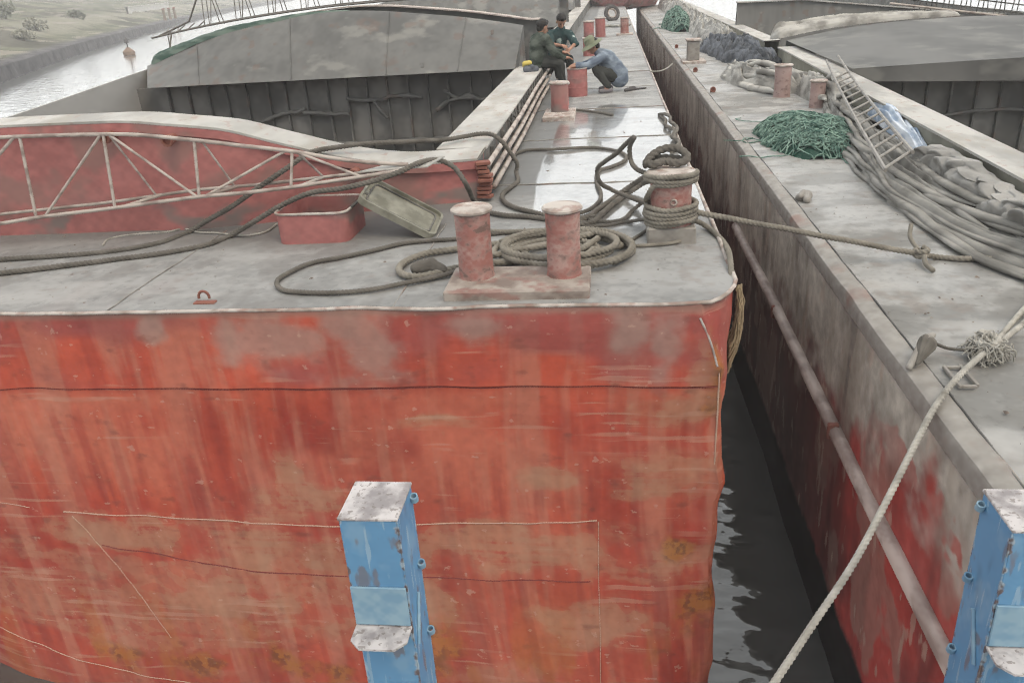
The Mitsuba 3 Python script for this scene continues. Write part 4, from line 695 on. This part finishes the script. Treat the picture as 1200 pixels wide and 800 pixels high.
mat('m_yellow', (.50, .40, .10), rough=.7); obj('cloth', body([[((-1.56, 15.36, .56), .045), ((-1.47, 15.36, .57), .05)], [((-1.58, 15.4, .52), .03), ((-1.56, 15.36, .58), .03)]], .015, 3), 'm_yellow', lt, smooth=True)

# ------------------------------------------------------------ people
mat('m_skin', lambda p, n, uv: mix((.28, .15, .10), (.36, .20, .14), fbm(p.x*12, p.y*12, p.z*12, 2)), rough=.55)
mat('m_hair', (.014, .012, .011), rough=.6)
mat('m_jacket', lambda p, n, uv: mix((.105, .13, .17), (.22, .26, .31), smoothstep(.3, .7, fbm(p.x*7, p.y*7, p.z*9, 4))), rough=.9, spec=.1)
mat('m_trouser', lambda p, n, uv: mix((.025, .027, .026), (.06, .062, .058), fbm(p.x*9, p.y*9, p.z*9, 3)), rough=.9, spec=.1)
mat('m_coat', lambda p, n, uv: mix((.035, .045, .038), (.10, .115, .10), smoothstep(.3, .7, fbm(p.x*7, p.y*7, p.z*9, 4))), rough=.9, spec=.1)
mat('m_shirt', lambda p, n, uv: mix((.035, .06, .062), (.34, .42, .41), smoothstep(.60, .68, fbm(p.x*7, p.y*7, p.z*5, 3))), rough=.9, spec=.1)
mat('m_hat', lambda p, n, uv: mix((.13, .15, .10), (.24, .25, .185), fbm(p.x*12, p.y*12, p.z*12, 3)), rough=.9, spec=.1)
mat('m_eye', (.02, .015, .012), rough=.3); mat('m_shoe', (.16, .15, .16), rough=.7)
V3 = lambda *a: np.array(a, float)
def hand(w, d, side, s=1.0):
    """bones of a slightly curled hand at wrist w pointing along d"""
    d = d/np.linalg.norm(d); x = np.cross(d, [0, 0, 1.0]); x /= np.linalg.norm(x)+1e-9; x *= side; dn = V3(0, 0, -1)
    out = [[(w, .026), (w+d*.085+x*.025, .017), (w+d*.088-x*.025, .017), (w+d*.03, .03)]]
    for k, (o, L) in enumerate(((.030, .068), (.010, .078), (-.011, .072), (-.031, .055))):
        b = w+d*.085+x*o; m_ = b+d*L*.5+dn*.008; e = m_+d*L*.42+dn*.022
        out += [[(b, .0105), (m_, .0095)], [(m_, .0095), (e, .0085)]]
    b = w+d*.025+x*.03; m_ = b+d*.035+x*.03; out += [[(b, .014), (m_, .011)], [(m_, .011), (m_+d*.03+dn*.01, .009)]]
    return out
def person(label, J, coat, trousers, seed, extra=None, hatm=None, bare=False, group=None):
    t = thing('person', label, 'person', group)
    hd, ch, hip = J['head'], J['chest'], J['hip']; f = J['face']/np.linalg.norm(J['face']); sx = np.cross(f, [0, 0, 1.0]); sx /= np.linalg.norm(sx); upv = np.cross(sx, f)
    neck = J['neck']; shL, shR = J['shL'], J['shR']
    bones = [[(hd+upv*.04-f*.02, .092), (hd+f*.025-upv*.055, .062)], [(hd+f*.05-upv*.085, .038), (hd-upv*.02, .07)], [(hd+f*.085-upv*.005, .014), (hd+f*.112-upv*.035, .015)], [(hd+f*.075-upv*.075, .02), (hd+f*.085-upv*.07, .018)],
             [(hd-upv*.05-f*.03, .052), (neck, .056)], [(neck, .06), (ch, .12)], [(ch, .12), (hip, .11)]]
    for s in (-1, 1): bones += [[(hd+sx*s*.085-f*.01, .018), (hd+sx*s*.09-f*.015-upv*.03, .013)]]
    for s, n in ((1, 'L'), (-1, 'R')):
        sh, el, wr = J['sh'+n], J['el'+n], J['wr'+n]; bones += [[(ch, .1), (sh, .052)], [(sh, .05), (el, .038)], [(el, .038), (wr, .026)]]+hand(wr, J.get('hd'+n, wr-el), s)
        bones += [[(hip, .1), (J['kn'+n], .055)], [(J['kn'+n], .054), (J['an'+n], .036)], [(J['an'+n], .036), (J['an'+n]+J['toe']*.13-V3(0, 0, .03), .03)]]
    obj('body', body(bones, .016, 8), 'm_skin', t, smooth=True)
    for s in (-1, 1): obj('eye', move(trimesh.creation.icosphere(2, .013), hd+f*.083+sx*s*.034+upv*.008), 'm_eye', t, smooth=True)
    hb = [[(hd+upv*.055-f*.03, .098), (hd+upv*.03-f*.055, .092)], [(hd-f*.06-upv*.03, .07), (hd-f*.03+upv*.03, .09)], [(hd+upv*.10+f*.03, .05), (hd+upv*.06-f*.02, .085)]]
    obj('hair', body(hb, .014, 4), 'm_hair', t, smooth=True)
    jb = [[(neck-V3(0, 0, .02), .085), (ch, .165)], [(ch, .165), (hip+V3(0, 0, .08), .16)], [(hip+V3(0, 0, .08), .16), (hip, .165)], [(shL, .082), (shR, .082), (ch, .15)]]
    for n in 'LR':
        sh, el, wr = J['sh'+n], J['el'+n], J['wr'+n]
        jb += [[(sh, .082), (el, .064)]]+([] if bare else [[(el, .064), (wr*.93+el*.07, .046)]])
    jm = body(jb, .022, 9); nn = jm.vertex_normals; jm.vertices = jm.vertices+nn*((fb(jm.vertices*11+seed, 3, seed)-.5)*.045)[:, None]+nn*.004
    obj('jacket', jm, coat, t, smooth=True)
    tb = [[(hip, .15), (hip+V3(0, 0, .06), .14)]]
    for n in 'LR': tb += [[(hip, .125), (J['kn'+n], .082)], [(J['kn'+n], .082), (J['an'+n]+V3(0, 0, .05), .058)]]
    tm = body(tb, .022, 8); tm.vertices = tm.vertices+tm.vertex_normals*((fb(tm.vertices*10+seed, 3, seed+3)-.5)*.03)[:, None]
    obj('trousers', tm, trousers, t, smooth=True)
    for n in 'LR': a_ = J['an'+n]; obj('shoe', body([[(a_-J['toe']*.05-V3(0, 0, .015), .042), (a_+J['toe']*.14-V3(0, 0, .025), .036)]], .015, 3), 'm_shoe', t, smooth=True)
    if hatm:
        p = lathe([(0, .135), (.06, .13), (.098, .10), (.108, .02), (.112, .0), (.20, -.035), (.205, -.03), (.11, .012), (.0, .012)], (0, 0, 0), 30)
        M = np.eye(4); M[:3, 0], M[:3, 1], M[:3, 2] = sx, f, upv; M[:3, 3] = hd+upv*.055; p.apply_transform(M); obj('hat', p, hatm, t, smooth=40)
    return t
person('crouching man in a blue-grey jacket and a wide green brimmed hat', dict(head=V3(-.33, 15.33, .80), face=V3(-.85, -.25, -.5), neck=V3(-.22, 15.36, .70), chest=V3(-.08, 15.40, .56), hip=V3(.14, 15.42, .22), shL=V3(-.16, 15.20, .62), shR=V3(-.14, 15.58, .62),
   elL=V3(-.40, 15.06, .50), wrL=V3(-.60, 14.98, .51), elR=V3(-.42, 15.52, .48), wrR=V3(-.62, 15.38, .50), hdL=V3(-1, .1, -.1), hdR=V3(-1, -.3, -.1), knL=V3(-.27, 15.16, .42), knR=V3(-.28, 15.52, .44), anL=V3(-.06, 15.14, .075), anR=V3(-.06, 15.50, .075), toe=V3(-1, -.1, 0)), 'm_jacket', 'm_trouser', 3, hatm='m_hat')
person('dark-haired man in a dark green jacket seated on the coaming with his back to us', dict(head=V3(-1.25, 16.05, 1.12), face=V3(.75, .5, -.35), neck=V3(-1.30, 16.03, 1.0), chest=V3(-1.35, 16.0, .84), hip=V3(-1.36, 15.98, .53), shL=V3(-1.42, 16.16, .93), shR=V3(-1.18, 15.86, .93),
   elL=V3(-1.14, 16.24, .72), wrL=V3(-.92, 16.15, .66), elR=V3(-1.04, 15.80, .68), wrR=V3(-.86, 15.92, .58), hdL=V3(1, -.2, -.1), hdR=V3(1, .3, -.1), knL=V3(-.96, 16.10, .50), knR=V3(-.96, 15.84, .48), anL=V3(-.92, 16.06, .075), anR=V3(-.92, 15.84, .075), toe=V3(1, 0, 0)), 'm_coat', 'm_trouser', 5)
person('bare-armed person in a dark teal shirt bending behind the seated man', dict(head=V3(-.96, 16.98, 1.16), face=V3(.25, -.7, -.65), neck=V3(-.98, 17.06, 1.03), chest=V3(-1.02, 17.14, .86), hip=V3(-1.10, 17.25, .50), shL=V3(-.82, 17.08, .92), shR=V3(-1.20, 17.04, .92),
   elL=V3(-.70, 16.86, .74), wrL=V3(-.78, 16.62, .68), elR=V3(-1.16, 16.82, .76), wrR=V3(-.94, 16.62, .74), hdL=V3(-.4, -1, -.2), hdR=V3(.6, -1, -.1), knL=V3(-.82, 16.95, .46), knR=V3(-1.08, 16.90, .46), anL=V3(-.82, 17.05, .075), anR=V3(-1.06, 17.05, .075), toe=V3(0, -1, 0)), 'm_shirt', 'm_trouser', 8, bare=True)

# ------------------------------------------------------------ things on the right barge
simple_boll(3.17, 16.2, ZR, .15, .58, 'pale-topped pinkish bollard among tarpaulins on the right deck, the farther of two', 'm_bollard_pale')
simple_boll(3.48, 14.75, ZR, .125, .46, 'pale-topped pinkish bollard beside the ladder top, the nearer of two', 'm_bollard_pale')
sq = thing('bollard', 'square grey post bollard on a plate by the right deck edge', 'bollard')
obj('base', box((1.86, 22.6, ZR-.015), (2.46, 23.4, ZR+.07), .01), 'm_dusty', sq); po = obj('post', box((1.99, 22.8, ZR+.07), (2.30, 23.15, .20), .015), 'm_gunwale', sq); obj('cap', box((1.95, 22.76, .20), (2.34, 23.19, .25), .01), 'm_dusty', po)
def netpile(cx_, cy_, rx, ry, h, z, n, seed, label, r=.007):
    g = np.random.default_rng(seed); ms = []
    edge = lambda x, y: (x/rx)**2+(y/ry)**2-.75*(meshkit.fbm(np.stack([x*1.9+seed*3.1, y*1.3, x*0], -1), 3, seed)-.42)
    dome = lambda x, y: h*np.clip(1-edge(x, y), 0, 1)**.65*(.45+1.1*meshkit.fbm(np.stack([x*2.2+seed, y*2.2, x*0], -1), 3, seed))
    for k in range(n):
        a, rr_ = g.uniform(0, 2*PI), math.sqrt(g.uniform(0, 1)); x0, y0 = rx*rr_*math.cos(a)*.95, ry*rr_*math.sin(a)*.95; th = g.uniform(0, 2*PI); cur = g.normal()*6; L = 26
        xs_, ys_ = [x0], [y0]
        for _ in range(L): th += cur*.05+g.normal()*.34; th = math.atan2(-ys_[-1], -xs_[-1])+g.normal()*.5 if edge(np.array(xs_[-1]), np.array(ys_[-1])) > 1.0 and k % 9 else th; xs_.append(xs_[-1]+.035*math.cos(th)); ys_.append(ys_[-1]+.035*math.sin(th))
        xs_, ys_ = np.array(xs_), np.array(ys_); zz = dome(xs_, ys_)+.01+.05*np.sin(np.linspace(0, PI*g.uniform(1, 3), L+1)+a)*g.uniform(0, 1)
        ms.append(tube(np.stack([cx_+xs_, cy_+ys_, z+np.maximum(zz, .012)], -1), r, 4))
    gx, gy = np.meshgrid(np.linspace(-rx, rx, 30), np.linspace(-ry, ry, 30), indexing='ij')
    o = obj('net_pile', join(*ms), 'm_net_green', None); tag(o, label, 'net')
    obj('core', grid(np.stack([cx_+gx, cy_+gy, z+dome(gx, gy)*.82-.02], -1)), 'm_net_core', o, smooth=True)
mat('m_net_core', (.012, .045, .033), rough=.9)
netpile(2.78, 12.2, .64, 1.5, .25, ZR, 460, 5, 'heap of green netting on the right deck beside the ladder, the nearer of two', .0085)
netpile(2.80, 37.5, .60, 3.2, .62, ZR, 260, 6, 'heap of green netting far up the right deck, the farther of two', .02)
# ladder lying on the tarpaulin
la = thing('ladder', 'grey metal ladder lying on the folded tarpaulin against the right coaming', 'ladder')
A0, A1 = V3(2.71, 8.42, .02), V3(4.02, 16.6, .22); B0, B1_ = V3(3.14, 8.98, .07), V3(4.30, 16.9, .26)
mat('m_ladder', lambda p, n, uv: mix((.11, .10, .09), (.31, .295, .27), fbm(p.x*9, p.y*9, p.z*9, 3)), rough=.5)
for a_, b_ in ((A0, A1), (B0, B1_)):
    p = np.array([a_+(b_-a_)*t+V3(0, 0, -.05*math.sin(PI*t)) for t in np.linspace(0, 1, 12)]); obj('rail', tube(p, .022, 6), 'm_ladder', la)
for k in range(14):
    t = .01+k*.058; a_ = A0+(A1-A0)*t+V3(0, 0, -.05*math.sin(PI*t)); b_ = B0+(B1_-B0)*t+V3(0, 0, -.05*math.sin(PI*t)); obj('rung', bar(a_, b_, .016, 6), 'm_ladder', la)
# tarpaulins
def tarp(label, m, *a, cat='tarpaulin', **k):
    o = obj('tarpaulin', heap(*a, **k), m, None, smooth=50); tag(o, label, cat); return o
TP = [(3.70, 14.4, ZR), (3.46, 12.3, ZR), (3.26, 10.2, ZR), (3.19, 8.8, ZR), (3.30, 7.6, ZR), (3.52, 6.6, ZR), (3.9, 5.6, ZR)]
t1 = tarp('long grey tarpaulin folded in strips under the ladder', 'm_tarp_grey', TP, ([0, .3, .6, 1], [.20, .30, .34, .46]), ([0, .4, .65, 1], [.24, .26, .26, .16]), 11, 6.5, .72, 110, .025, rough=.12, sf=.35)
def folds_on(parent, path, lat, hts, m, seed, rr=(.030, .055), n=14):
    g = np.random.default_rng(seed); c = spline(path, .06); s = np.linspace(0, 1, len(c)); t = np.gradient(c, axis=0); t[:, 2] = 0; t /= np.linalg.norm(t, axis=1, keepdims=True); nr = np.stack([-t[:, 1], t[:, 0], 0*t[:, 0]], 1)
    for k, (o, h) in enumerate(zip(lat, hts)):
        a, b = sorted((g.uniform(0, .3), g.uniform(.7, 1))); sl = slice(int(a*len(c)), int(b*len(c)))
        w = np.interp(s, [0, .3, .6, 1], [.55, .85, 1, 1.3])*o+.06*np.sin(s*g.uniform(7, 13)+g.uniform(0, 6))+.022*np.sin(s*g.uniform(20, 34)+k)+.01*np.sin(s*g.uniform(50, 70)+k)
        p = c+nr*w[:, None]; p[:, 2] += h*(.85+.25*np.sin(s*g.uniform(6, 12)+k)); p = p[sl]
        r0 = g.uniform(*rr); ang = np.arange(n)*2*PI/n; tap = np.minimum(1, np.minimum(np.arange(len(p)), np.arange(len(p))[::-1])/8+.25)
        rad = r0*tap[:, None]*(.75+.5*np.abs(np.cos(ang))[None])*(.8+.5*(fb(np.stack([np.broadcast_to(np.arange(len(p))[:, None]*.12, (len(p), n)), np.broadcast_to(np.cos(ang)[None]*1.2, (len(p), n)), np.broadcast_to(np.sin(ang)[None]*1.2+k*3, (len(p), n))], -1), 3, seed)))
        obj('fold', sweep(p, rad), m, parent, smooth=50)
folds_on(t1, TP, (-.40, -.36, -.30, -.25, -.19, -.13, -.06, .0, .07, .14, .21, .28, .34), (.04, .07, .11, .15, .18, .21, .22, .23, .22, .20, .18, .16, .15), 'm_tarp_grey', 5, (.020, .040))
# draped sheet: from the coaming's edge down to the deck, with hanging creases
sv, vv = np.meshgrid(np.linspace(0, 1, 150), np.linspace(0, 1, 46), indexing='ij')
yy = 9.9-3.9*sv; qd = np.stack([sv*5.2, vv*1.4, sv*0+2.0], -1); wr_ = (fb(qd, 3, 71)-.5)
roll_ = lambda x: 1-(1-2*np.abs(x-np.floor(x)-.5))**2.2
fo = roll_(sv*5.5+vv*.9+wr_*2.2)*.6+.4*roll_(sv*12-vv*1.7+wr_*3.5+.3)
fc = np.minimum(np.abs(2*fb(np.stack([sv*7+vv*2, vv*3-sv*2, sv*0], -1), 2, 75)-1)*3, 1)
topz = .00+.16*(fb(np.stack([sv*6, sv*0, sv*0], -1), 3, 73)-.35)*np.clip(sv*8, 0, 1)*np.clip((1-sv)*8, 0, 1)
depth_ = .30+.20*(fb(np.stack([sv*4, sv*0+3, sv*0], -1), 3, 74)-.3)
xx = cx(yy)-.045-depth_*vv**.8-(.11*fo+.05*fc)*np.sin(PI*np.clip(vv, .06, 1)**.7); zz_ = topz*(1-vv)+(ZR+.01)*vv+.13*np.sin(PI*vv)*(.5+.7*fo)
dz_ = np.minimum(sv, 1-sv)*14; zz_ = np.where(dz_ < 1, ZR+.005+(zz_-ZR)*np.clip(dz_, 0, 1)**.7, zz_)
t3 = obj('tarpaulin', grid(np.stack([np.minimum(xx, cx(yy)-.03), yy, zz_], -1)), 'm_tarp_mid', None, smooth=50); tag(t3, 'pale grey tarpaulin slumped in creases against the right coaming, nearest one', 'tarpaulin')
tarp('blue and white plastic sheet draped between ladder and coaming', 'm_tarp_blue', [(3.86, 13.0, -.22), (3.80, 12.0, -.15), (3.70, 10.8, -.15), (3.58, 9.8, -.22)], ([0, .5, 1], [.09, .15, .07]), ([0, .4, 1], [.22, .28, .12]), 23, 2.0, .45, 40, .025, rough=.05, sf=.4)
PT = [(2.75, 19.8, ZR), (3.0, 18.6, ZR), (3.35, 17.3, ZR), (3.65, 16.5, ZR)]
t4 = tarp('pale crumpled tarpaulin heaped behind the farther pinkish bollard', 'm_tarp_pale', PT, ([0, .5, 1], [.35, .50, .32]), ([0, .4, 1], [.28, .46, .34]), 31, 4.2, .8, 90, .025, rough=.25, sf=1.5)
folds_on(t4, PT, (-.45, -.3, -.18, .0, .15, .3), (.06, .2, .3, .38, .36, .24), 'm_tarp_pale', 8, (.05, .09))
PT = [(3.72, 16.6, ZR), (3.74, 15.6, ZR), (3.76, 14.6, ZR), (3.66, 13.6, ZR)]
t5 = tarp('pale sheet bunched between the two pinkish bollards', 'm_tarp_pale', PT, ([0, 1], [.24, .2]), ([0, .5, 1], [.42, .44, .22]), 37, 3.2, .8, 60, .025, rough=.25, sf=1.4)
folds_on(t5, PT, (-.2, -.1, .04, .14), (.18, .34, .42, .36), 'm_tarp_pale', 9, (.035, .06))
tarp('dark blue plastic bags heaped by the right coaming', 'm_bag_dark', [(2.95, 26.4, ZR), (3.3, 24.4, ZR), (3.5, 22.4, ZR), (3.75, 20.6, ZR)], ([0, .5, 1], [.4, .62, .4]), ([0, .5, 1], [.45, .62, .4]), 41, 3.4, .75, 70, .04, cat='bags', rough=.4, sf=1.3)
tarp('long pale heap of tarpaulin along the far right coaming', 'm_tarp_pale', [(3.6, 58, ZR), (3.6, 46, ZR), (3.5, 36, ZR), (3.45, 30, ZR), (3.5, 26.5, ZR)], ([0, .5, 1], [.6, .55, .45]), ([0, .5, 1], [.65, .62, .55]), 47, 4.0, .75, 60, .08, rough=.3, sf=.9)
tarp('pale rolled cover lying along the arched bulkhead of the right hold', 'm_tarp_pale', [(4.05, 22.7, .16), (5.4, 22.7, .36), (7.0, 22.7, .46), (8.6, 22.7, .48)], ([0, .5, 1], [.34, .28, .14]), ([0, .5, 1], [.34, .26, .10]), 53, 3.0, .6, 50, .05, rough=.15, sf=.3)
# small fittings on the right deck
lp = obj('rope_scrap', body([[((1.98, 8.75, ZR+.03), .05), ((2.06, 8.8, ZR+.04), .06)], [((2.06, 8.8, ZR+.05), .05), ((2.03, 8.65, ZR+.03), .04)], [((2.02, 8.8, ZR+.08), .03), ((1.97, 8.7, ZR+.06), .03)]], .015, 3), 'm_gunwale', None, smooth=True); tag(lp, 'small rusty lump lying alone near the right deck edge', 'scrap')
rg = thing('cleat', 'bent steel cleat with a dark rag at the gunwale of the right barge', 'cleat')
obj('horn', body([[((1.80, 4.70, -.33), .02), ((1.93, 4.86, -.22), .03)], [((1.93, 4.86, -.22), .035), ((2.02, 4.98, -.24), .02)], [((1.86, 4.76, -.36), .03), ((1.93, 4.86, -.24), .025)]], .012, 2), 'm_gunwale', rg, smooth=True)
obj('rag', heap([(1.84, 4.70, -.31), (1.93, 4.83, -.25), (2.03, 4.96, -.27)], ([0, 1], [.05, .07]), ([0, .5, 1], [.04, .08, .05]), 61, 2.0, .6, 18, .01), 'm_rope_dark', rg, smooth=True)
obj('cord', tube(spline([(2.0, 4.95, -.27), (2.1, 4.93, -.31), (2.22, 4.90, -.31), (2.3, 4.88, -.29)], .02), .010, 6), 'm_rope_dark', rg, smooth=True)
fm = obj('weld_frame', join(box((2.0, 4.45, ZR-.0), (2.02, 4.72, ZR+.022), .003), box((2.10, 4.47, ZR), (2.12, 4.74, ZR+.022), .003), box((2.02, 4.45, ZR), (2.10, 4.47, ZR+.021), .003), box((2.02, 4.70, ZR), (2.10, 4.72, ZR+.021), .003)), 'm_gunwale', None); tag(fm, 'small rectangular steel frame welded to the right deck near the cleat', 'frame')
g = np.random.default_rng(33)
def kf(k):
    c = V3(2.31, 4.86, -.27)+g.normal(size=3)*[.038, .038, .02]; d = g.normal(size=3); d[2] = abs(d[2])*.6-.2; d /= np.linalg.norm(d); e = g.normal(size=3); e /= np.linalg.norm(e); t = np.linspace(0, 1, 7)[:, None]; L = g.uniform(.04, .10)
    return c+d*L*t+e*.05*np.sin(t*PI)*g.uniform(.3, 1)+V3(0, 0, -.05)*t**2
kt = thing('rope_knot', 'bushy frayed knot in the thick pale rope on the right deck', 'knot')
obj('frayed_strands', strands(520, kf, .0042), 'm_rope_pale', kt); obj('turns', rope(coil(2.31, 4.87, .055, .055, -.31, -.22, 2.4, 0, .05, 9), .024, step=.015), 'm_rope_pale', kt, smooth=60)
k2 = thing('rope_knot', 'dark bow-shaped knot where the crossing rope lands on the right deck', 'knot')
obj('turns', rope(coil(2.52, 6.70, .045, .05, -.31, -.24, 2.2, 0, .05, 10), .022, step=.015), 'm_rope_grey', k2, smooth=60); obj('tails', join(tube(spline([(2.5, 6.72, -.25), (2.47, 6.85, -.18), (2.5, 6.95, -.1)], .02), .018, 7), tube(spline([(2.53, 6.66, -.27), (2.5, 6.52, -.30), (2.52, 6.4, -.32)], .02), .02, 7)), 'm_rope_grey', k2, smooth=True)
for k, (x, y) in enumerate(((1.97, 17.2), (1.96, 20.8), (2.0, 27.5))):
    o = thing('eye_plate', ('small dark lug on the right gunwale, nearest of three', 'small dark lug on the right gunwale, middle one of three', 'small dark lug on the right gunwale, farthest of three')[k], 'lug'); obj('plate', box((x, y, ZR-.01), (x+.10, y+.03, ZR+.09), .01), 'm_rust', o); obj('ring', move(trimesh.creation.torus(.045, .012, 16, 8), (x+.05, y-.02, ZR+.06), rx=80), 'm_rust', o, smooth=True)
for k, (x, z) in enumerate(((4.05, -.0),)):
    obj('hook', tube(spline([(float(cx(9.2))-.02, 9.2, -.14), (float(cx(9.2))-.07, 9.2, -.12), (float(cx(9.2))-.07, 9.2, -.03)], .01), .008, 6), 'm_rust', sc2, smooth=True)

g = np.random.default_rng(77)
def chips(n, fn, seed):
    v, f = [], []
    for k in range(n):
        x, y, z = fn(); s_ = g.uniform(.004, .014)*(1 if g.random() > .08 else 1.8); a = g.uniform(0, 6.28); q_ = np.array([[1, 0, 0], [-.4, .8, 0], [-.6, -.7, 0], [0, .1, .55]])*s_*g.uniform(.6, 1.3, (4, 1))
        c_, s2 = math.cos(a), math.sin(a); q_ = np.stack([q_[:, 0]*c_-q_[:, 1]*s2, q_[:, 0]*s2+q_[:, 1]*c_, q_[:, 2]], 1)+[x, y, z]; i = len(v); v += list(q_); f += [[i, i+1, i+3], [i+1, i+2, i+3], [i+2, i, i+3], [i, i+2, i+1]]
    return trimesh.Trimesh(np.array(v), f, process=False)
def on_left():
    x, y = (g.uniform(-6.5, .5), g.uniform(5.1, 7.0)) if g.random() < .6 else (g.uniform(-1.25, .7), g.uniform(6.5, 16)); return x, y, float(deckz(np.array(x), np.array(y)))
for nm, fn_, lab in (('grit', on_left, 'rust flakes and grit scattered over the left deck'), ('grit', lambda: (g.uniform(1.95, 3.3), 3.2+14*g.random()**1.5, ZR+.004), 'rust flakes and grit scattered over the right deck')):
    o = obj(nm, chips(240, fn_, 1), 'm_grit', None); tag(o, lab, 'grit', None, 'stuff')
mat('m_grit', lambda p, n, uv: mix((.06, .045, .038), (.24, .20, .17), noise(p.x*30, p.y*30, 1.0)), rough=.9)
# ------------------------------------------------------------ blue push posts of the pusher craft
def push_post(x0, x1, inner, label):
    t = thing('push_post', label, 'post', 'blue push posts'); y0, y1, zt = 2.755, 3.03, -.085
    obj('column', box((x0, y0, -2.9), (x1, y1, zt-.004), .006), 'm_blue', t)
    obj('top_pad', box((x0-.004, y0-.004, zt-.004), (x1+.004, y1+.004, zt+.012), .004), 'm_nonskid', t)
    obj('weld_seam', tube(wob([(inner*1.0, y0+.004, z) for z in np.linspace(zt-.01, -2.6, 90)], .012, 22), .005, 5), 'm_blue', t, smooth=True)
    for z in (-.68, -1.28, -1.9):
        P = np.array([(x0+.0, y0-.001), (x1, y0-.001), (x1, y0-.10), (x1-.05, y0-.15), (x0+.05, y0-.15), (x0, y0-.10)])
        from shapely.geometry import Polygon
        m = trimesh.creation.extrude_polygon(Polygon(P), .012, engine='earcut'); m.apply_translation((0, 0, z))
        st_ = obj('step', m, 'm_nonskid', t); obj('backing_plate', box((x0+.002, y0-.012, z+.02), (x1-.002, y0-.001, z+.235), .002), 'm_blue_pale', st_)
        obj('gusset', trimesh.Trimesh([[x0+.1, y0, z-.002], [x0+.1, y0-.12, z-.002], [x0+.1, y0, z-.12], [x0+.115, y0, z-.002], [x0+.115, y0-.12, z-.002], [x0+.115, y0, z-.12]], [[0, 1, 2], [5, 4, 3], [0, 2, 5], [0, 5, 3], [1, 4, 5], [1, 5, 2], [0, 3, 4], [0, 4, 1]], process=False), 'm_blue', st_)
    s = 1 if inner == x1 else -1
    for y, z in ((3.0, -.14), (2.98, -.50), (2.99, -.92)):
        obj('lashing_ring', move(trimesh.creation.annulus(.013, .019, .035, sections=18), (inner+s*.015, y, z), rx=20), 'm_blue_pale', t, smooth=40)
    obj('fillet_bar', bar((inner+s*.006, 2.80, -.82), (inner+s*.006, 2.90, -.60), .010, 6), 'm_blue_pale', t)
    obj('fender_plate', box((x0+.02, y1+.001, -2.8), (x1-.02, y1+.035, zt-.03), .006), 'm_blue', t)
mat('m_blue_pale', lambda p, n, uv: mix((.15, .265, .37), (.22, .335, .415), smoothstep(.35, .65, fbm(p.x*14, p.y*14, p.z*14, 3))), rough=.5)
push_post(-1.19, -.93, -.93, 'blue steel push post standing in front of the red bow, left of the two')
push_post(1.535, 1.80, 1.535, 'blue steel push post cut by the right picture edge, right of the two')

# ------------------------------------------------------------ thin river haze
scene['haze_air'] = {'type': 'homogeneous', 'albedo': {'type': 'rgb', 'value': [.95, .95, .95]}, 'sigma_t': .0018, 'phase': {'type': 'isotropic'}}
scene['haze'] = {'type': 'cube', 'to_world': T().translate([0, 1900, 13]).scale([2600, 2350, 18.6]), 'bsdf': {'type': 'null'}, 'interior': {'type': 'ref', 'id': 'haze_air'}}
labels['haze'] = {'label': 'thin pale haze over the river and the barges', 'category': 'haze', 'kind': 'stuff'}
scene['camera']['medium'] = {'type': 'ref', 'id': 'haze_air'}
